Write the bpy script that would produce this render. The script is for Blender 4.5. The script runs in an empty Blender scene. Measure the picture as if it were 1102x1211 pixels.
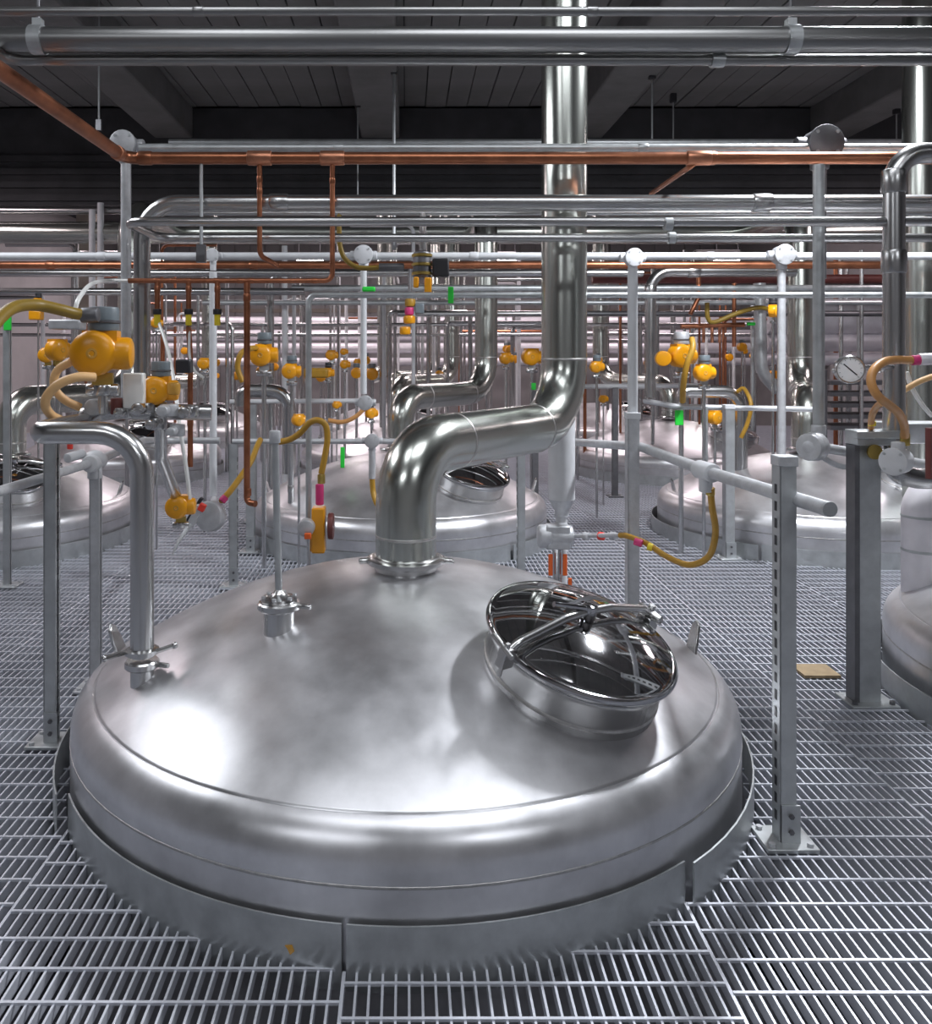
import bpy, math, random
from mathutils import Vector, Matrix, Quaternion
random.seed(7)
R = math.radians
scn = bpy.context.scene
col = scn.collection

# ------------------------------------------------------------------ camera, light, exposure
CAMZ, F, U0, V0 = 1.42, 1000.0, 480.0, 420.0          # eye height, focal length in pixels, vanishing point
cam_d = bpy.data.cameras.new('camera'); cam = bpy.data.objects.new('camera', cam_d); col.objects.link(cam)
cam.location = (0, 0, CAMZ); cam.rotation_euler = (R(90), 0, 0)
cam_d.sensor_fit = 'HORIZONTAL'; cam_d.sensor_width = 36; cam_d.lens = 36 * F / 1102
cam_d.shift_x = (551 - U0) / 1102; cam_d.shift_y = -(605.5 - V0) / 1102
cam_d.clip_start = 0.05; cam_d.clip_end = 100
scn.camera = cam
world = bpy.data.worlds.new('world'); scn.world = world; world.use_nodes = True
world.node_tree.nodes['Background'].inputs[0].default_value = (0.75, 0.74, 0.8, 1)
world.node_tree.nodes['Background'].inputs[1].default_value = 0.05
def area(loc, size, power, color=(1, 1, 1), rot=(0, 0, 0)):
    l = bpy.data.lights.new('hall_light', 'AREA'); l.shape = 'RECTANGLE'; l.size, l.size_y = size
    l.energy = power; l.color = color
    o = bpy.data.objects.new('hall_light', l); o.location = loc; o.rotation_euler = rot; col.objects.link(o)
    return o
COOL, ROSE = (0.92, 0.95, 1.0), (1.0, 0.85, 0.89)
area((0.2, 1.6, 4.0), (3.0, 1.2), 50, COOL)
area((-3.2, 4.1, 3.7), (1.3, 2.2), 70, COOL)
area((2.5, 4.3, 3.75), (0.3, 0.5), 200, COOL)
area((-1.9, -1.2, 3.6), (1.4, 0.6), 38, COOL)
area((2.1, -1.2, 3.6), (1.4, 0.6), 38, COOL)
for lx in (-5.0, 5.6):
    area((lx, 7.4, 3.6), (0.6, 1.8), 42, ROSE)
for ly, lz in ((12.0, 4.0), (16.5, 4.25)):
    for lx in (-4.6, -1.6, 1.6, 4.8):
        area((lx, ly, lz), (1.5, 0.5), 50, ROSE)
for lx in (-2.0, 2.0):                                    # lamps of the storey under the grating
    area((lx, 3.0, -0.35), (0.3, 3.0), 1.5, COOL)
vs = scn.view_settings
vs.view_transform = 'Standard'; vs.look = 'None'; vs.gamma = 1.0; vs.use_curve_mapping = False
vs.exposure = 0.28

# ------------------------------------------------------------------ materials
MATS = {}
def mat(name, color, metal=0.0, rough=0.5, var=0.0, scale=8.0, rvar=0.0, bump=0.0, bscale=60.0, emit=0.0, spec=0.5, stretch=None):
    m = bpy.data.materials.new(name); m.use_nodes = True; nt = m.node_tree
    b = nt.nodes['Principled BSDF']
    c = tuple(color) + (1,)
    b.inputs['Base Color'].default_value = c; b.inputs['Metallic'].default_value = metal
    b.inputs['Roughness'].default_value = rough; b.inputs['Specular IOR Level'].default_value = spec
    if emit:
        b.inputs['Emission Color'].default_value = c; b.inputs['Emission Strength'].default_value = emit
    if var or rvar or bump:
        tc = nt.nodes.new('ShaderNodeTexCoord'); src = tc.outputs['Object']
        if stretch:
            mp = nt.nodes.new('ShaderNodeMapping'); mp.inputs['Scale'].default_value = stretch
            nt.links.new(src, mp.inputs['Vector']); src = mp.outputs['Vector']
        nz = nt.nodes.new('ShaderNodeTexNoise'); nz.inputs['Scale'].default_value = scale; nz.inputs['Detail'].default_value = 6
        nz.inputs['Roughness'].default_value = 0.6
        nt.links.new(src, nz.inputs['Vector'])
        if var:
            rp = nt.nodes.new('ShaderNodeValToRGB')
            rp.color_ramp.elements[0].position = 0.3; rp.color_ramp.elements[1].position = 0.7
            rp.color_ramp.elements[0].color = tuple(max(0, x * (1 - var)) for x in color) + (1,)
            rp.color_ramp.elements[1].color = tuple(min(1, x * (1 + var)) for x in color) + (1,)
            nt.links.new(nz.outputs['Fac'], rp.inputs['Fac']); nt.links.new(rp.outputs['Color'], b.inputs['Base Color'])
        if rvar:
            mr = nt.nodes.new('ShaderNodeMapRange')
            mr.inputs['From Min'].default_value = 0.3; mr.inputs['From Max'].default_value = 0.7
            mr.inputs['To Min'].default_value = max(0.02, rough - rvar); mr.inputs['To Max'].default_value = rough + rvar
            nt.links.new(nz.outputs['Fac'], mr.inputs['Value']); nt.links.new(mr.outputs['Result'], b.inputs['Roughness'])
        if bump:
            n2 = nt.nodes.new('ShaderNodeTexNoise'); n2.inputs['Scale'].default_value = bscale; n2.inputs['Detail'].default_value = 3
            nt.links.new(src, n2.inputs['Vector'])
            bp = nt.nodes.new('ShaderNodeBump'); bp.inputs['Strength'].default_value = bump; bp.inputs['Distance'].default_value = 0.01
            nt.links.new(n2.outputs['Fac'], bp.inputs['Height']); nt.links.new(bp.outputs['Normal'], b.inputs['Normal'])
    MATS[name] = m
    return m
mat('dome', (0.64, 0.64, 0.66), 0.85, 0.36, 0.20, 3.8, 0.07, 0.02, 5)
mat('steel', (0.56, 0.56, 0.56), 1, 0.25, 0.06, 3)
mat('duct', (0.54, 0.56, 0.52), 1, 0.23)
mat('shaded_steel', (0.30, 0.30, 0.30), 1, 0.36)  # top pipes: rougher steel, shade near the dark ceiling put into its colour
mat('pipe_steel', (0.48, 0.48, 0.48), 1, 0.27)
mat('polished', (0.50, 0.50, 0.51), 1, 0.05, 0.05, 6, 0.03, 0.02, 9)
mat('weld', (0.50, 0.49, 0.48), 1, 0.45, 0.2, 40)
mat('galv', (0.50, 0.52, 0.53), 0.75, 0.42, 0.14, 14, 0.08)
mat('grate', (0.66, 0.68, 0.74), 0.45, 0.40, 0.10, 12)
mat('zinc_cast', (0.54, 0.55, 0.57), 0.45, 0.45, 0.12, 25, 0.05, 0.1, 90)
mat('white', (0.60, 0.61, 0.63), 0.0, 0.45, 0.06, 12)
mat('insul', (0.72, 0.70, 0.74), 0.35, 0.45, 0.10, 6, 0.0, 0.12, 12)
mat('copper', (0.38, 0.15, 0.08), 0.9, 0.36, 0.25, 10, 0.06)
mat('copper_tee', (0.56, 0.25, 0.15), 0.9, 0.38, 0.2, 20, 0.06)
mat('orange', (0.78, 0.33, 0.006), 0.0, 0.30, 0.06, 9, spec=0.5)
mat('amber', (0.62, 0.33, 0.06), 0.0, 0.25, 0.1, 9)
mat('ochre', (0.42, 0.23, 0.022), 0.0, 0.45, 0.12, 15)
mat('hose_brown', (0.55, 0.27, 0.09), 0.0, 0.42, 0.12, 15)
mat('hose_beige', (0.72, 0.44, 0.20), 0.0, 0.45, 0.1, 15)
mat('hose_dark', (0.25, 0.16, 0.02), 0.0, 0.45, 0.15, 15)
mat('clear_tube', (0.82, 0.82, 0.80), 0.0, 0.3)
mat('slate', (0.16, 0.19, 0.21), 0.0, 0.42, 0.12, 18)
mat('black', (0.02, 0.02, 0.024), 0.0, 0.45)
mat('dark_steel', (0.16, 0.16, 0.17), 0.7, 0.45, 0.15, 15)
mat('brass', (0.55, 0.40, 0.12), 1, 0.32, 0.1, 20)
mat('green', (0.02, 0.62, 0.05), 0.0, 0.5)
mat('yellow', (0.80, 0.62, 0.03), 0.0, 0.5)
mat('red', (0.75, 0.05, 0.03), 0.0, 0.45)
mat('orange_red', (0.85, 0.14, 0.02), 0.0, 0.45)
mat('magenta', (0.62, 0.04, 0.18), 0.0, 0.5)
mat('oxide', (0.16, 0.045, 0.04), 0.0, 0.5, 0.2, 12)
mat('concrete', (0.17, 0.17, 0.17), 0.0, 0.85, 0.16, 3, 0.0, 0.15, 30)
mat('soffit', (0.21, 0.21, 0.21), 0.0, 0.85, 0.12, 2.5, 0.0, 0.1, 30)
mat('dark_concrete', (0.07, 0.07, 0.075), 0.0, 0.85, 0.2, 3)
mat('siding', (0.42, 0.405, 0.41), 0.0, 0.6, 0.06, 3)
mat('column_paint', (0.40, 0.35, 0.30), 0.0, 0.6, 0.1, 5)
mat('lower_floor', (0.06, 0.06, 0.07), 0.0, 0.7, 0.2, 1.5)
mat('dial', (0.86, 0.87, 0.88), 0.0, 0.4)
mat('lamp_glow', (1.0, 0.95, 0.9), 0, 0.5, emit=40)
mat('card', (0.30, 0.22, 0.13), 0.0, 0.8, 0.2, 20)

# ------------------------------------------------------------------ helpers
def P(u, v, y):
    """World point seen at pixel (u, v) when it stands y metres deep in the hall."""
    return Vector(((u - U0) * y / F, y, CAMZ - (v - V0) * y / F))

def fillet(pts, bend, steps=7):
    pts = [Vector(p) for p in pts]
    if len(pts) < 3 or not bend: return pts
    out = [pts[0]]
    for i in range(1, len(pts) - 1):
        a, b, c = pts[i - 1], pts[i], pts[i + 1]
        d1, d2 = (a - b), (c - b); l1, l2 = d1.length, d2.length
        d1.normalize(); d2.normalize()
        ang = d1.angle(d2)
        if ang > 3.1: out.append(b); continue
        bb = bend[i - 1] if isinstance(bend, (list, tuple)) else bend
        t = min(bb / math.tan(ang / 2), 0.48 * l1, 0.48 * l2)
        p0, p1 = b + d1 * t, b + d2 * t
        rad = t * math.tan(ang / 2)
        cdir = (d1 + d2).normalized(); cen = b + cdir * (rad / math.sin(ang / 2))
        v0, v1 = p0 - cen, p1 - cen
        tot = v0.angle(v1); ax = v0.cross(v1).normalized()
        for k in range(steps + 1):
            out.append(cen + Quaternion(ax, tot * k / steps) @ v0)
    out.append(pts[-1])
    return out

def spline(pts, n=6):
    pts = [Vector(p) for p in pts]
    q = [pts[0] * 2 - pts[1]] + pts + [pts[-1] * 2 - pts[-2]]
    out = []
    for i in range(1, len(q) - 2):
        a, b, c, d = q[i - 1:i + 3]
        for k in range(n):
            t = k / n
            out.append(0.5 * (2 * b + (c - a) * t + (2 * a - 5 * b + 4 * c - d) * t * t + (3 * b - a - 3 * c + d) * t ** 3))
    out.append(pts[-1])
    return out

def frame_of(axis):
    z = Vector(axis).normalized()
    x = Vector((1, 0, 0)) if abs(z.x) < 0.9 else Vector((0, 1, 0))
    x = (x - z * x.dot(z)).normalized()
    return Matrix((x, z.cross(x), z)).transposed()

class MB:
    def __init__(self): self.v = []; self.f = []
    def tube(self, pts, r, n=12, bend=None, cap=True):
        pts = fillet(pts, bend)
        p2 = [pts[0]]
        for p in pts[1:]:
            if (p - p2[-1]).length > 1e-5: p2.append(p)
        pts = p2
        m = len(pts); base = len(self.v)
        tan = []
        for i in range(m):
            a = pts[max(0, i - 1)]; b = pts[min(m - 1, i + 1)]
            tan.append((b - a).normalized())
        x = frame_of(tan[0]).col[0]
        for i in range(m):
            if i:
                q = tan[i - 1].rotation_difference(tan[i]); x = q @ x
            y = tan[i].cross(x)
            rr = r[i] if isinstance(r, list) else r
            for k in range(n):
                a = 2 * math.pi * k / n
                self.v.append(pts[i] + (x * math.cos(a) + y * math.sin(a)) * rr)
        for i in range(m - 1):
            for k in range(n):
                k2 = (k + 1) % n
                self.f.append((base + i * n + k, base + i * n + k2, base + (i + 1) * n + k2, base + (i + 1) * n + k))
        if cap:
            self.f.append(tuple(base + k for k in range(n))[::-1])
            self.f.append(tuple(base + (m - 1) * n + k for k in range(n)))
        return self
    def lathe(self, prof, o, axis=(0, 0, 1), n=20, cap=True):
        M = frame_of(axis); o = Vector(o); base = len(self.v)
        for r, h in prof:
            for k in range(n):
                a = 2 * math.pi * k / n
                self.v.append(o + M @ Vector((r * math.cos(a), r * math.sin(a), h)))
        for i in range(len(prof) - 1):
            for k in range(n):
                k2 = (k + 1) % n
                self.f.append((base + i * n + k, base + i * n + k2, base + (i + 1) * n + k2, base + (i + 1) * n + k))
        if cap and prof[0][0] > 1e-6: self.f.append(tuple(base + k for k in range(n))[::-1])
        if cap and prof[-1][0] > 1e-6: self.f.append(tuple(base + (len(prof) - 1) * n + k for k in range(n)))
        return self
    def cyl(self, o, axis, r, h, n=16):
        return self.lathe([(r, 0), (r, h)], o, axis, n)
    def rcyl(self, o, axis, r, h, e=None, n=20):
        e = e or min(r, abs(h)) * 0.18
        return self.lathe([(r - e, 0), (r - e * .3, e * .3), (r, e), (r, h - e), (r - e * .3, h - e * .3), (r - e, h)], o, axis, n)
    def ball(self, o, r, sx=1, n=16, axis=(0, 0, 1)):
        return self.lathe([(max(1e-7, r * math.sin(t * math.pi / 10)), -r * sx * math.cos(t * math.pi / 10)) for t in range(11)], o, axis, n)
    def box(self, c, s, M=None):
        c = Vector(c); base = len(self.v)
        for dx in (-.5, .5):
            for dy in (-.5, .5):
                for dz in (-.5, .5):
                    w = Vector((dx * s[0], dy * s[1], dz * s[2]))
                    self.v.append(c + (M @ w if M else w))
        for q in ((0, 1, 3, 2), (4, 6, 7, 5), (0, 4, 5, 1), (2, 3, 7, 6), (0, 2, 6, 4), (1, 5, 7, 3)):
            self.f.append(tuple(base + k for k in q))
        return self
    def prism(self, poly, o, M, h):
        """poly: 2-D outline in M's x-y plane, extruded along M's z by h."""
        o = Vector(o); n = len(poly); base = len(self.v)
        for z in (0, h):
            for (x, y) in poly: self.v.append(o + M @ Vector((x, y, z)))
        for k in range(n):
            k2 = (k + 1) % n
            self.f.append((base + k, base + k2, base + n + k2, base + n + k))
        self.f.append(tuple(base + k for k in range(n))[::-1]); self.f.append(tuple(base + n + k for k in range(n)))
        return self
    def mesh(self, name, m, origin=(0, 0, 0), angle=38):
        o = Vector(origin)
        me = bpy.data.meshes.new(name)
        me.from_pydata([tuple(x - o) for x in self.v], [], self.f)
        me.materials.append(MATS[m] if isinstance(m, str) else m)
        import bmesh
        bm = bmesh.new(); bm.from_mesh(me); bmesh.ops.remove_doubles(bm, verts=bm.verts, dist=1e-6)
        bmesh.ops.recalc_face_normals(bm, faces=bm.faces); bm.to_mesh(me); bm.free()
        for p in me.polygons: p.use_smooth = True
        me.set_sharp_from_angle(angle=R(angle))
        return me
    def build(self, name, m, parent=None, origin=None, bevel=0, angle=38):
        """One mesh object. With a parent the vertices (world space) go into the parent's space."""
        if parent is not None: origin = worldloc(parent)
        elif origin is None: origin = self.v[0]
        me = self.mesh(name, m, origin, angle)
        o = bpy.data.objects.new(name, me); col.objects.link(o)
        if parent is not None: o.parent = parent
        else: o.location = origin
        if bevel:
            b = o.modifiers.new('edge', 'BEVEL'); b.width = bevel; b.segments = 2; b.limit_method = 'ANGLE'
        return o

def worldloc(o):
    l = Vector(o.location)
    while o.parent: o = o.parent; l = l + Vector(o.location)
    return l
def tag(o, label, cat, group=None, kind=None):
    if label: o['label'] = label
    if cat: o['category'] = cat
    if group: o['group'] = group
    if kind: o['kind'] = kind
    return o
def thing(name, label, cat, loc, group=None):
    o = bpy.data.objects.new(name, None); col.objects.link(o); o.location = loc; o.empty_display_size = 0.1
    return tag(o, label, cat, group)
def struct(o): o['kind'] = 'structure'; return o
def copy_tree(o, parent=None):
    c = o.copy(); col.objects.link(c); c.parent = parent
    for ch in list(o.children): copy_tree(ch, c)
    return c
def pipe(name, label, cat, m, pts, r, bend=None, group=None, n=14, couplings=(), clips=()):
    """A pipe run as one mesh; couplings = points along it that get a sleeve (own part); clips = (point, up length)."""
    o = MB().tube(pts, r, n, bend).build(name, m, origin=Vector(pts[0]))
    tag(o, label, cat, group)
    for (c, ax) in couplings:
        ax = Vector(ax); MB().rcyl(Vector(c) - ax * r * 1.2, ax, r * 1.14, r * 2.4, r * .25, n).build('coupling', m, o)
    return o
XL, XR = -7.0, 8.5
def xrun(v, y, u0=None, u1=None):
    z = P(0, v, y).z
    xa = XL if u0 is None else (u0 - U0) * y / F
    xb = XR if u1 is None else (u1 - U0) * y / F
    return [Vector((xa, y, z)), Vector((xb, y, z))]

# ------------------------------------------------------------------ the tanks' places
TANKS = [(0, 3.1), (-.04, 6.73), (-.12, 10.3), (-.24, 13.9), (-3.3, 6.6), (-3.4, 10.2), (-3.5, 13.8), (3.2, 3.35), (3.2, 6.75), (3.2, 10.25), (3.1, 13.8)]
RT, RC = 1.145, 1.156

# ------------------------------------------------------------------ setting: walls, ceiling, lower floor
def slab(name, c, s, m):
    return struct(MB().box(c, s).build(name, m, origin=c))
slab('wall_left', (-7.1, 8.5, 0.7), (0.2, 26, 7.6), 'siding')
slab('wall_right', (8.6, 8.5, 0.7), (0.2, 26, 7.6), 'siding')
wb = slab('wall_back', (0.75, 21.6, 0.7), (15.9, 0.2, 7.6), 'siding')
slab('wall_front', (0.75, -4.6, 0.7), (15.9, 0.2, 7.6), 'siding')
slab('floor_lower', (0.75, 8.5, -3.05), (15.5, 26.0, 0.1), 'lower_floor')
for i in range(40):                                        # siding sheets of the end wall
    MB().box((-6.8 + i * 0.38, 21.48, 1.9), (0.34, 0.05, 5.0)).build('siding_sheet', 'siding', wb)
MB().box((0.75, 21.46, 2.55), (15.4, 0.06, 0.10)).build('girt', 'column_paint', wb)
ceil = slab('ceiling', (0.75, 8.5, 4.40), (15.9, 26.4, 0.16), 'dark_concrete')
pm = MB().box((0, 0, 0), (0.226, 14.2, 0.05)).mesh('ceiling_plank', 'soffit')
k = 0
x = -6.8
while x < 8.4:                                             # planked soffit of the near bay
    o = bpy.data.objects.new('ceiling_plank', pm); col.objects.link(o); o.parent = ceil
    o.location = Vector((x, 2.6, 4.295 + 0.004 * ((k * 7) % 3))) - ceil.location
    x += 0.238; k += 1
for bx_ in (-5.10, -2.675, -0.295, 2.04, 4.875, 7.2):
    b = MB().box((bx_, 2.6, 4.10), (0.44, 14.3, 0.36)).build('ceiling_beam', 'concrete', ceil, bevel=0.02)
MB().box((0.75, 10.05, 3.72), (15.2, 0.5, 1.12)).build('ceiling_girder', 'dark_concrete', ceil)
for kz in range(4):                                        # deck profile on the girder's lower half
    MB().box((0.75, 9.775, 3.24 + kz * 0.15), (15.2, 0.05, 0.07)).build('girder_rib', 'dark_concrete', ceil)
for xx in (-4.4, 6.9):
    for yy in (11.65,):
        cobj = MB().box((xx - .0, yy, 0.7), (0.16, 0.02, 7.2)).box((xx, yy - .1, 0.7), (0.2, 0.02, 7.2)).box((xx, yy + .1, 0.7), (0.2, 0.02, 7.2)).box((xx, yy, .7), (.02, .2, 7.2)).build('steel_column', 'column_paint')
        tag(cobj, 'brown painted steel column by the far left wall' if xx < 0 else 'brown painted steel column by the far right wall', 'column')

# ------------------------------------------------------------------ floor: bar grating, cut out around the tanks
floor = struct(bpy.data.objects.new('floor', None)); col.objects.link(floor)
PW, PX0 = 0.8675, -1.01
NB = 29
X_A, X_B, Y_A, Y_B = -6.9, 8.4, -1.5, 17.0
def cut(fixed, along, lo, hi):
    """free intervals of a line at `fixed`, running along 'x' or 'y', outside the tank openings"""
    iv = [(lo, hi)]
    for (cx, cy) in TANKS:
        c0, c1 = (cx, cy) if along == 'y' else (cy, cx)
        d = RC * RC - (fixed - c0) ** 2
        if d <= 0: continue
        h = math.sqrt(d); a, b = c1 - h, c1 + h
        nv = []
        for (s, e) in iv:
            if b <= s or a >= e: nv.append((s, e)); continue
            if a > s: nv.append((s, a))
            if b < e: nv.append((b, e))
        iv = nv
    return [(s, e) for s, e in iv if e - s > 0.03]
bars, rods = [], []
p0 = int(math.floor((X_A - PX0) / PW)); p1 = int(math.ceil((X_B - PX0) / PW))
for p in range(p0, p1):
    xs = PX0 + p * PW
    for i in range(NB):
        x = xs + PW * i / NB
        if x < X_A or x > X_B: continue
        edge = i == 0
        for (s, e) in cut(x, 'y', Y_A, Y_B):
            # long runs end at panel joints so that each bar is a real bar
            js = [s] + [j for j in (5.03, 8.4, 12.0) if s < j < e] + [e]
            for a, b in zip(js[:-1], js[1:]): bars.append((x, a, b - 0.004, edge))
    off = 0.028 * ((p * 5) % 3)
    y = Y_A + off
    while y < Y_B:
        for (s, e) in cut(y, 'x', xs + 0.003, xs + PW - 0.004):
            if e > X_A and s < X_B: rods.append((y, max(s, X_A), min(e, X_B)))
        y += 0.1016
def inview(x, y):
    if y < 1.4: return False
    u = U0 + F * x / y
    return -20 < u < 1125
def near_key(x0, y0, y1):
    ys = max(y0, 1.6)
    return ys if any(inview(x0, t) for t in (ys, (ys + y1) / 2, min(y1, 4))) else 99 + ys
bars.sort(key=lambda b: near_key(b[0], b[1], b[2]))
rods.sort(key=lambda r: (r[0] if r[0] > 1.6 and (inview(r[1], r[0]) or inview(r[2], r[0])) else 99 + abs(r[0])))
cubes = {}
def unit(key, s, m):
    if key not in cubes: cubes[key] = MB().box((0, 0, 0), s).mesh(key, m)
    return cubes[key]
far = MB()
for i, (x, a, b, edge) in enumerate(bars):
    w = 0.0080 if edge else 0.0055
    if i < 290:
        o = bpy.data.objects.new('bearing_bar', unit('bearing_bar_edge' if edge else 'bearing_bar', (w, 1, 0.030), 'grate')); col.objects.link(o); o.parent = floor
        o.location = (x, (a + b) / 2, -0.015); o.scale = (1, b - a, 1)
    else: far.box((x, (a + b) / 2, -0.015), (w, b - a, 0.030))
for i, (y, a, b) in enumerate(rods):
    if i < 290:
        o = bpy.data.objects.new('cross_rod', unit('cross_rod', (1, 0.0074, 0.0065), 'grate')); col.objects.link(o); o.parent = floor
        o.location = ((a + b) / 2, y, 0.0005); o.scale = (b - a, 1, 1)
    else: far.box(((a + b) / 2, y, 0.0005), (b - a, 0.0074, 0.0065))
fo = far.build('grating_field', 'grate', floor); fo['kind'] = 'stuff'
# steel beams under the grating
for i, yy in enumerate((0.6, 5.0, 8.5, 12.1)):
    o = MB().box((0.75, yy, -0.11), (15.2, 0.12, 0.012)).box((0.75, yy, -0.22), (15.2, 0.012, 0.2)).box((0.75, yy, -0.33), (15.2, 0.12, 0.012)).build('support_beam', 'galv', floor)

# ------------------------------------------------------------------ tanks
def dome_z(r): return 0.64 - r * r / 3.6
def build_tank():
    t = thing('fermenting_tank', '', 'tank', (0, 0, 0))
    prof = [(1e-6, 0.64)] + [(r, dome_z(r)) for r in (0.06, 0.12, 0.2, 0.3, 0.4, 0.5, 0.6, 0.7, 0.8, 0.9, 0.98, 1.04, 1.066, 1.070)]
    prof += [(1.0725, 0.3180), (1.0755, 0.3180)]            # ground weld between the dome and its knuckle
    for a in range(0, 11):
        th = R(24 + 66 * a / 10)
        prof.append((1.032 + 0.113 * math.sin(th), 0.216 + 0.113 * math.cos(th)))
    prof += [(1.145, 0.19)]
    MB().lathe(prof, (0, 0, 0), n=96).build('dome_head', 'dome', t, angle=40)
    MB().lathe([(1.140, 0.192), (1.146, 0.189), (1.1467, 0.186), (1.146, 0.183), (1.140, 0.180)], (0, 0, 0), n=96).build('weld_seam', 'weld', t)
    MB().lathe([(1.145, 0.182), (1.145, -2.6), (1.05, -2.8)], (0, 0, 0), n=96).build('shell', 'dome', t, angle=60)
    # manway: neck, dished mirror lid, strongback bar, clamp, hinge
    bx, by = 0.49, -0.575
    rr = math.hypot(bx, by); dx, dy = bx / rr, by / rr
    sl = math.atan(rr / 2.05); n = Vector((math.sin(sl) * dx, math.sin(sl) * dy, math.cos(sl)))
    b0 = Vector((bx, by, dome_z(rr))) - n * 0.005
    neck = MB().lathe([(0.262, -0.16), (0.262, 0.07), (0.270, 0.082), (0.270, 0.094), (0.262, 0.10), (0.20, 0.10)], b0, n, 64).build('manway_neck', 'steel', t)
    MB().lathe([(0.262, 0.0), (0.265, 0.004), (0.265, 0.008), (0.262, 0.012)], b0, n, 64).build('neck_weld', 'weld', neck)
    lid = MB().lathe([(0.262, 0.082), (0.281, 0.084), (0.287, 0.092), (0.287, 0.100), (0.281, 0.108), (0.272, 0.108), (0.262, 0.112), (0.22, 0.128), (0.16, 0.144), (0.09, 0.155), (0.03, 0.159), (1e-6, 0.159)], b0 + n * 0.02, n, 72).build('manway_lid', 'polished', t, angle=50)
    MB().lathe([(0.255, 0.079), (0.275, 0.079), (0.275, 0.083), (0.255, 0.083)], b0 + n * 0.02, n, 48).build('gasket', 'white', lid)
    M = frame_of(n)
    h = Vector((0.80, 0.60, 0)); h = (h - n * h.dot(n)).normalized(); s = n.cross(h)
    lc = b0 + n * 0.12
    bar = MB().tube([lc - h * 0.302 + n * 0.015, lc - h * 0.27 + n * 0.04, lc - h * 0.10 + n * 0.082, lc + n * 0.088, lc + h * 0.10 + n * 0.082, lc + h * 0.27 + n * 0.045, lc + h * 0.315 + n * 0.02], 0.0125, 10, 0.06).build('strongback_bar', 'steel', t)
    MB().rcyl(lc + n * 0.05, n, 0.022, 0.06, 0.004).build('hub', 'polished', bar)
    MB().tube([lc - h * 0.02 + n * 0.10, lc - h * 0.13 + n * 0.115 + s * 0.03], 0.008, 8).build('hub_lever', 'polished', bar)
    cl = MB().box(lc - h * 0.305 + n * 0.0, (0.045, 0.03, 0.06), Matrix((h, s, n)).transposed()).tube([lc - h * 0.312 - n * 0.06, lc - h * 0.312 + n * 0.045], 0.008, 8).build('clamp', 'steel', t, bevel=0.004)
    MB().tube([lc - h * 0.33 - s * 0.04 + n * 0.03, lc - h * 0.31 + s * 0.06 + n * 0.03], 0.007, 8).build('wing_nut', 'steel', cl)
    hg = MB().box(lc + h * 0.318 - n * 0.01, (0.05, 0.05, 0.05), Matrix((h, s, n)).transposed()).rcyl(lc + h * 0.318 - s * 0.045 + n * 0.02, s, 0.014, 0.09, 0.003).tube([lc + h * 0.318 - n * 0.1, lc + h * 0.318 + n * 0.05], 0.012, 8).build('hinge', 'steel', t, bevel=0.003)
    # lifting lugs
    for a in (1, 179, 90):
        ca, sa = math.cos(R(a)), math.sin(R(a))
        r0 = 1.045; o = Vector((ca * r0, sa * r0, dome_z(r0) - 0.03))
        zz = Vector((ca, sa, 0.0)); up = Vector((ca * .28, sa * .28, .96)); tt = Vector((-sa, ca, 0)); Mz = Matrix((tt, up, tt.cross(up))).transposed()
        poly = [(-0.05, 0), (0.035, 0), (0.05, 0.07), (0.045, 0.115), (0.02, 0.135), (-0.01, 0.12), (-0.03, 0.07)]
        MB().prism(poly, o - Mz @ Vector((0, 0, 0.006)), Mz, 0.012).build('lifting_lug', 'steel', t, bevel=0.003)
    return t
def nozzle(t, lx, ly, r, h, name='nozzle', flare=1.35):
    """a tri-clamp stub on the dome, in the tank's own space"""
    z = dome_z(math.hypot(lx, ly))
    st = MB().lathe([(r, -0.06), (r, h - 0.012), (r * flare, h - 0.009), (r * flare, h + 0.009), (r, h + 0.012), (r * .6, h + 0.012)], Vector((lx, ly, z)), n=24).build(name, 'steel', t)
    st.location = (0, 0, 0)
    cl = MB().lathe([(r * flare, h - 0.013), (r * flare * 1.1, h - 0.008), (r * flare * 1.1, h + 0.008), (r * flare, h + 0.013)], Vector((lx, ly, z)), n=24).build('clamp_ring', 'steel', st)
    w = Vector((lx + r * flare * 1.05, ly - r * .2, z + h))
    MB().rcyl(w, (1, -0.3, 0), 0.008, 0.04, 0.002, 10).build('clamp_nut', 'steel', st)
    return st
tank0 = build_tank()
tanks = [tank0] + [copy_tree(tank0) for _ in TANKS[1:]]
TL = ['large satin stainless tank dome filling the foreground with a mirror manway lid',
      'stainless tank right behind the foreground tank under the second bent duct',
      'third stainless tank back in the middle row',
      'farthest stainless tank in the middle row',
      'stainless tank at the left edge behind the grey posts',
      'second stainless tank back in the left row',
      'farthest stainless tank in the left row',
      'stainless tank cut off by the right edge of the picture beside the dark post',
      'stainless tank on the right behind the handrail with the drooping yellow hose',
      'third stainless tank back in the right row',
      'farthest stainless tank in the right row']
ROT = [0] * 11
for t, (cx, cy), l, rz in zip(tanks, TANKS, TL, ROT):
    t.location = (cx, cy, 0); t.rotation_euler = (0, 0, rz); tag(t, l, 'tank', 'stainless tanks set into the grating')
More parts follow.
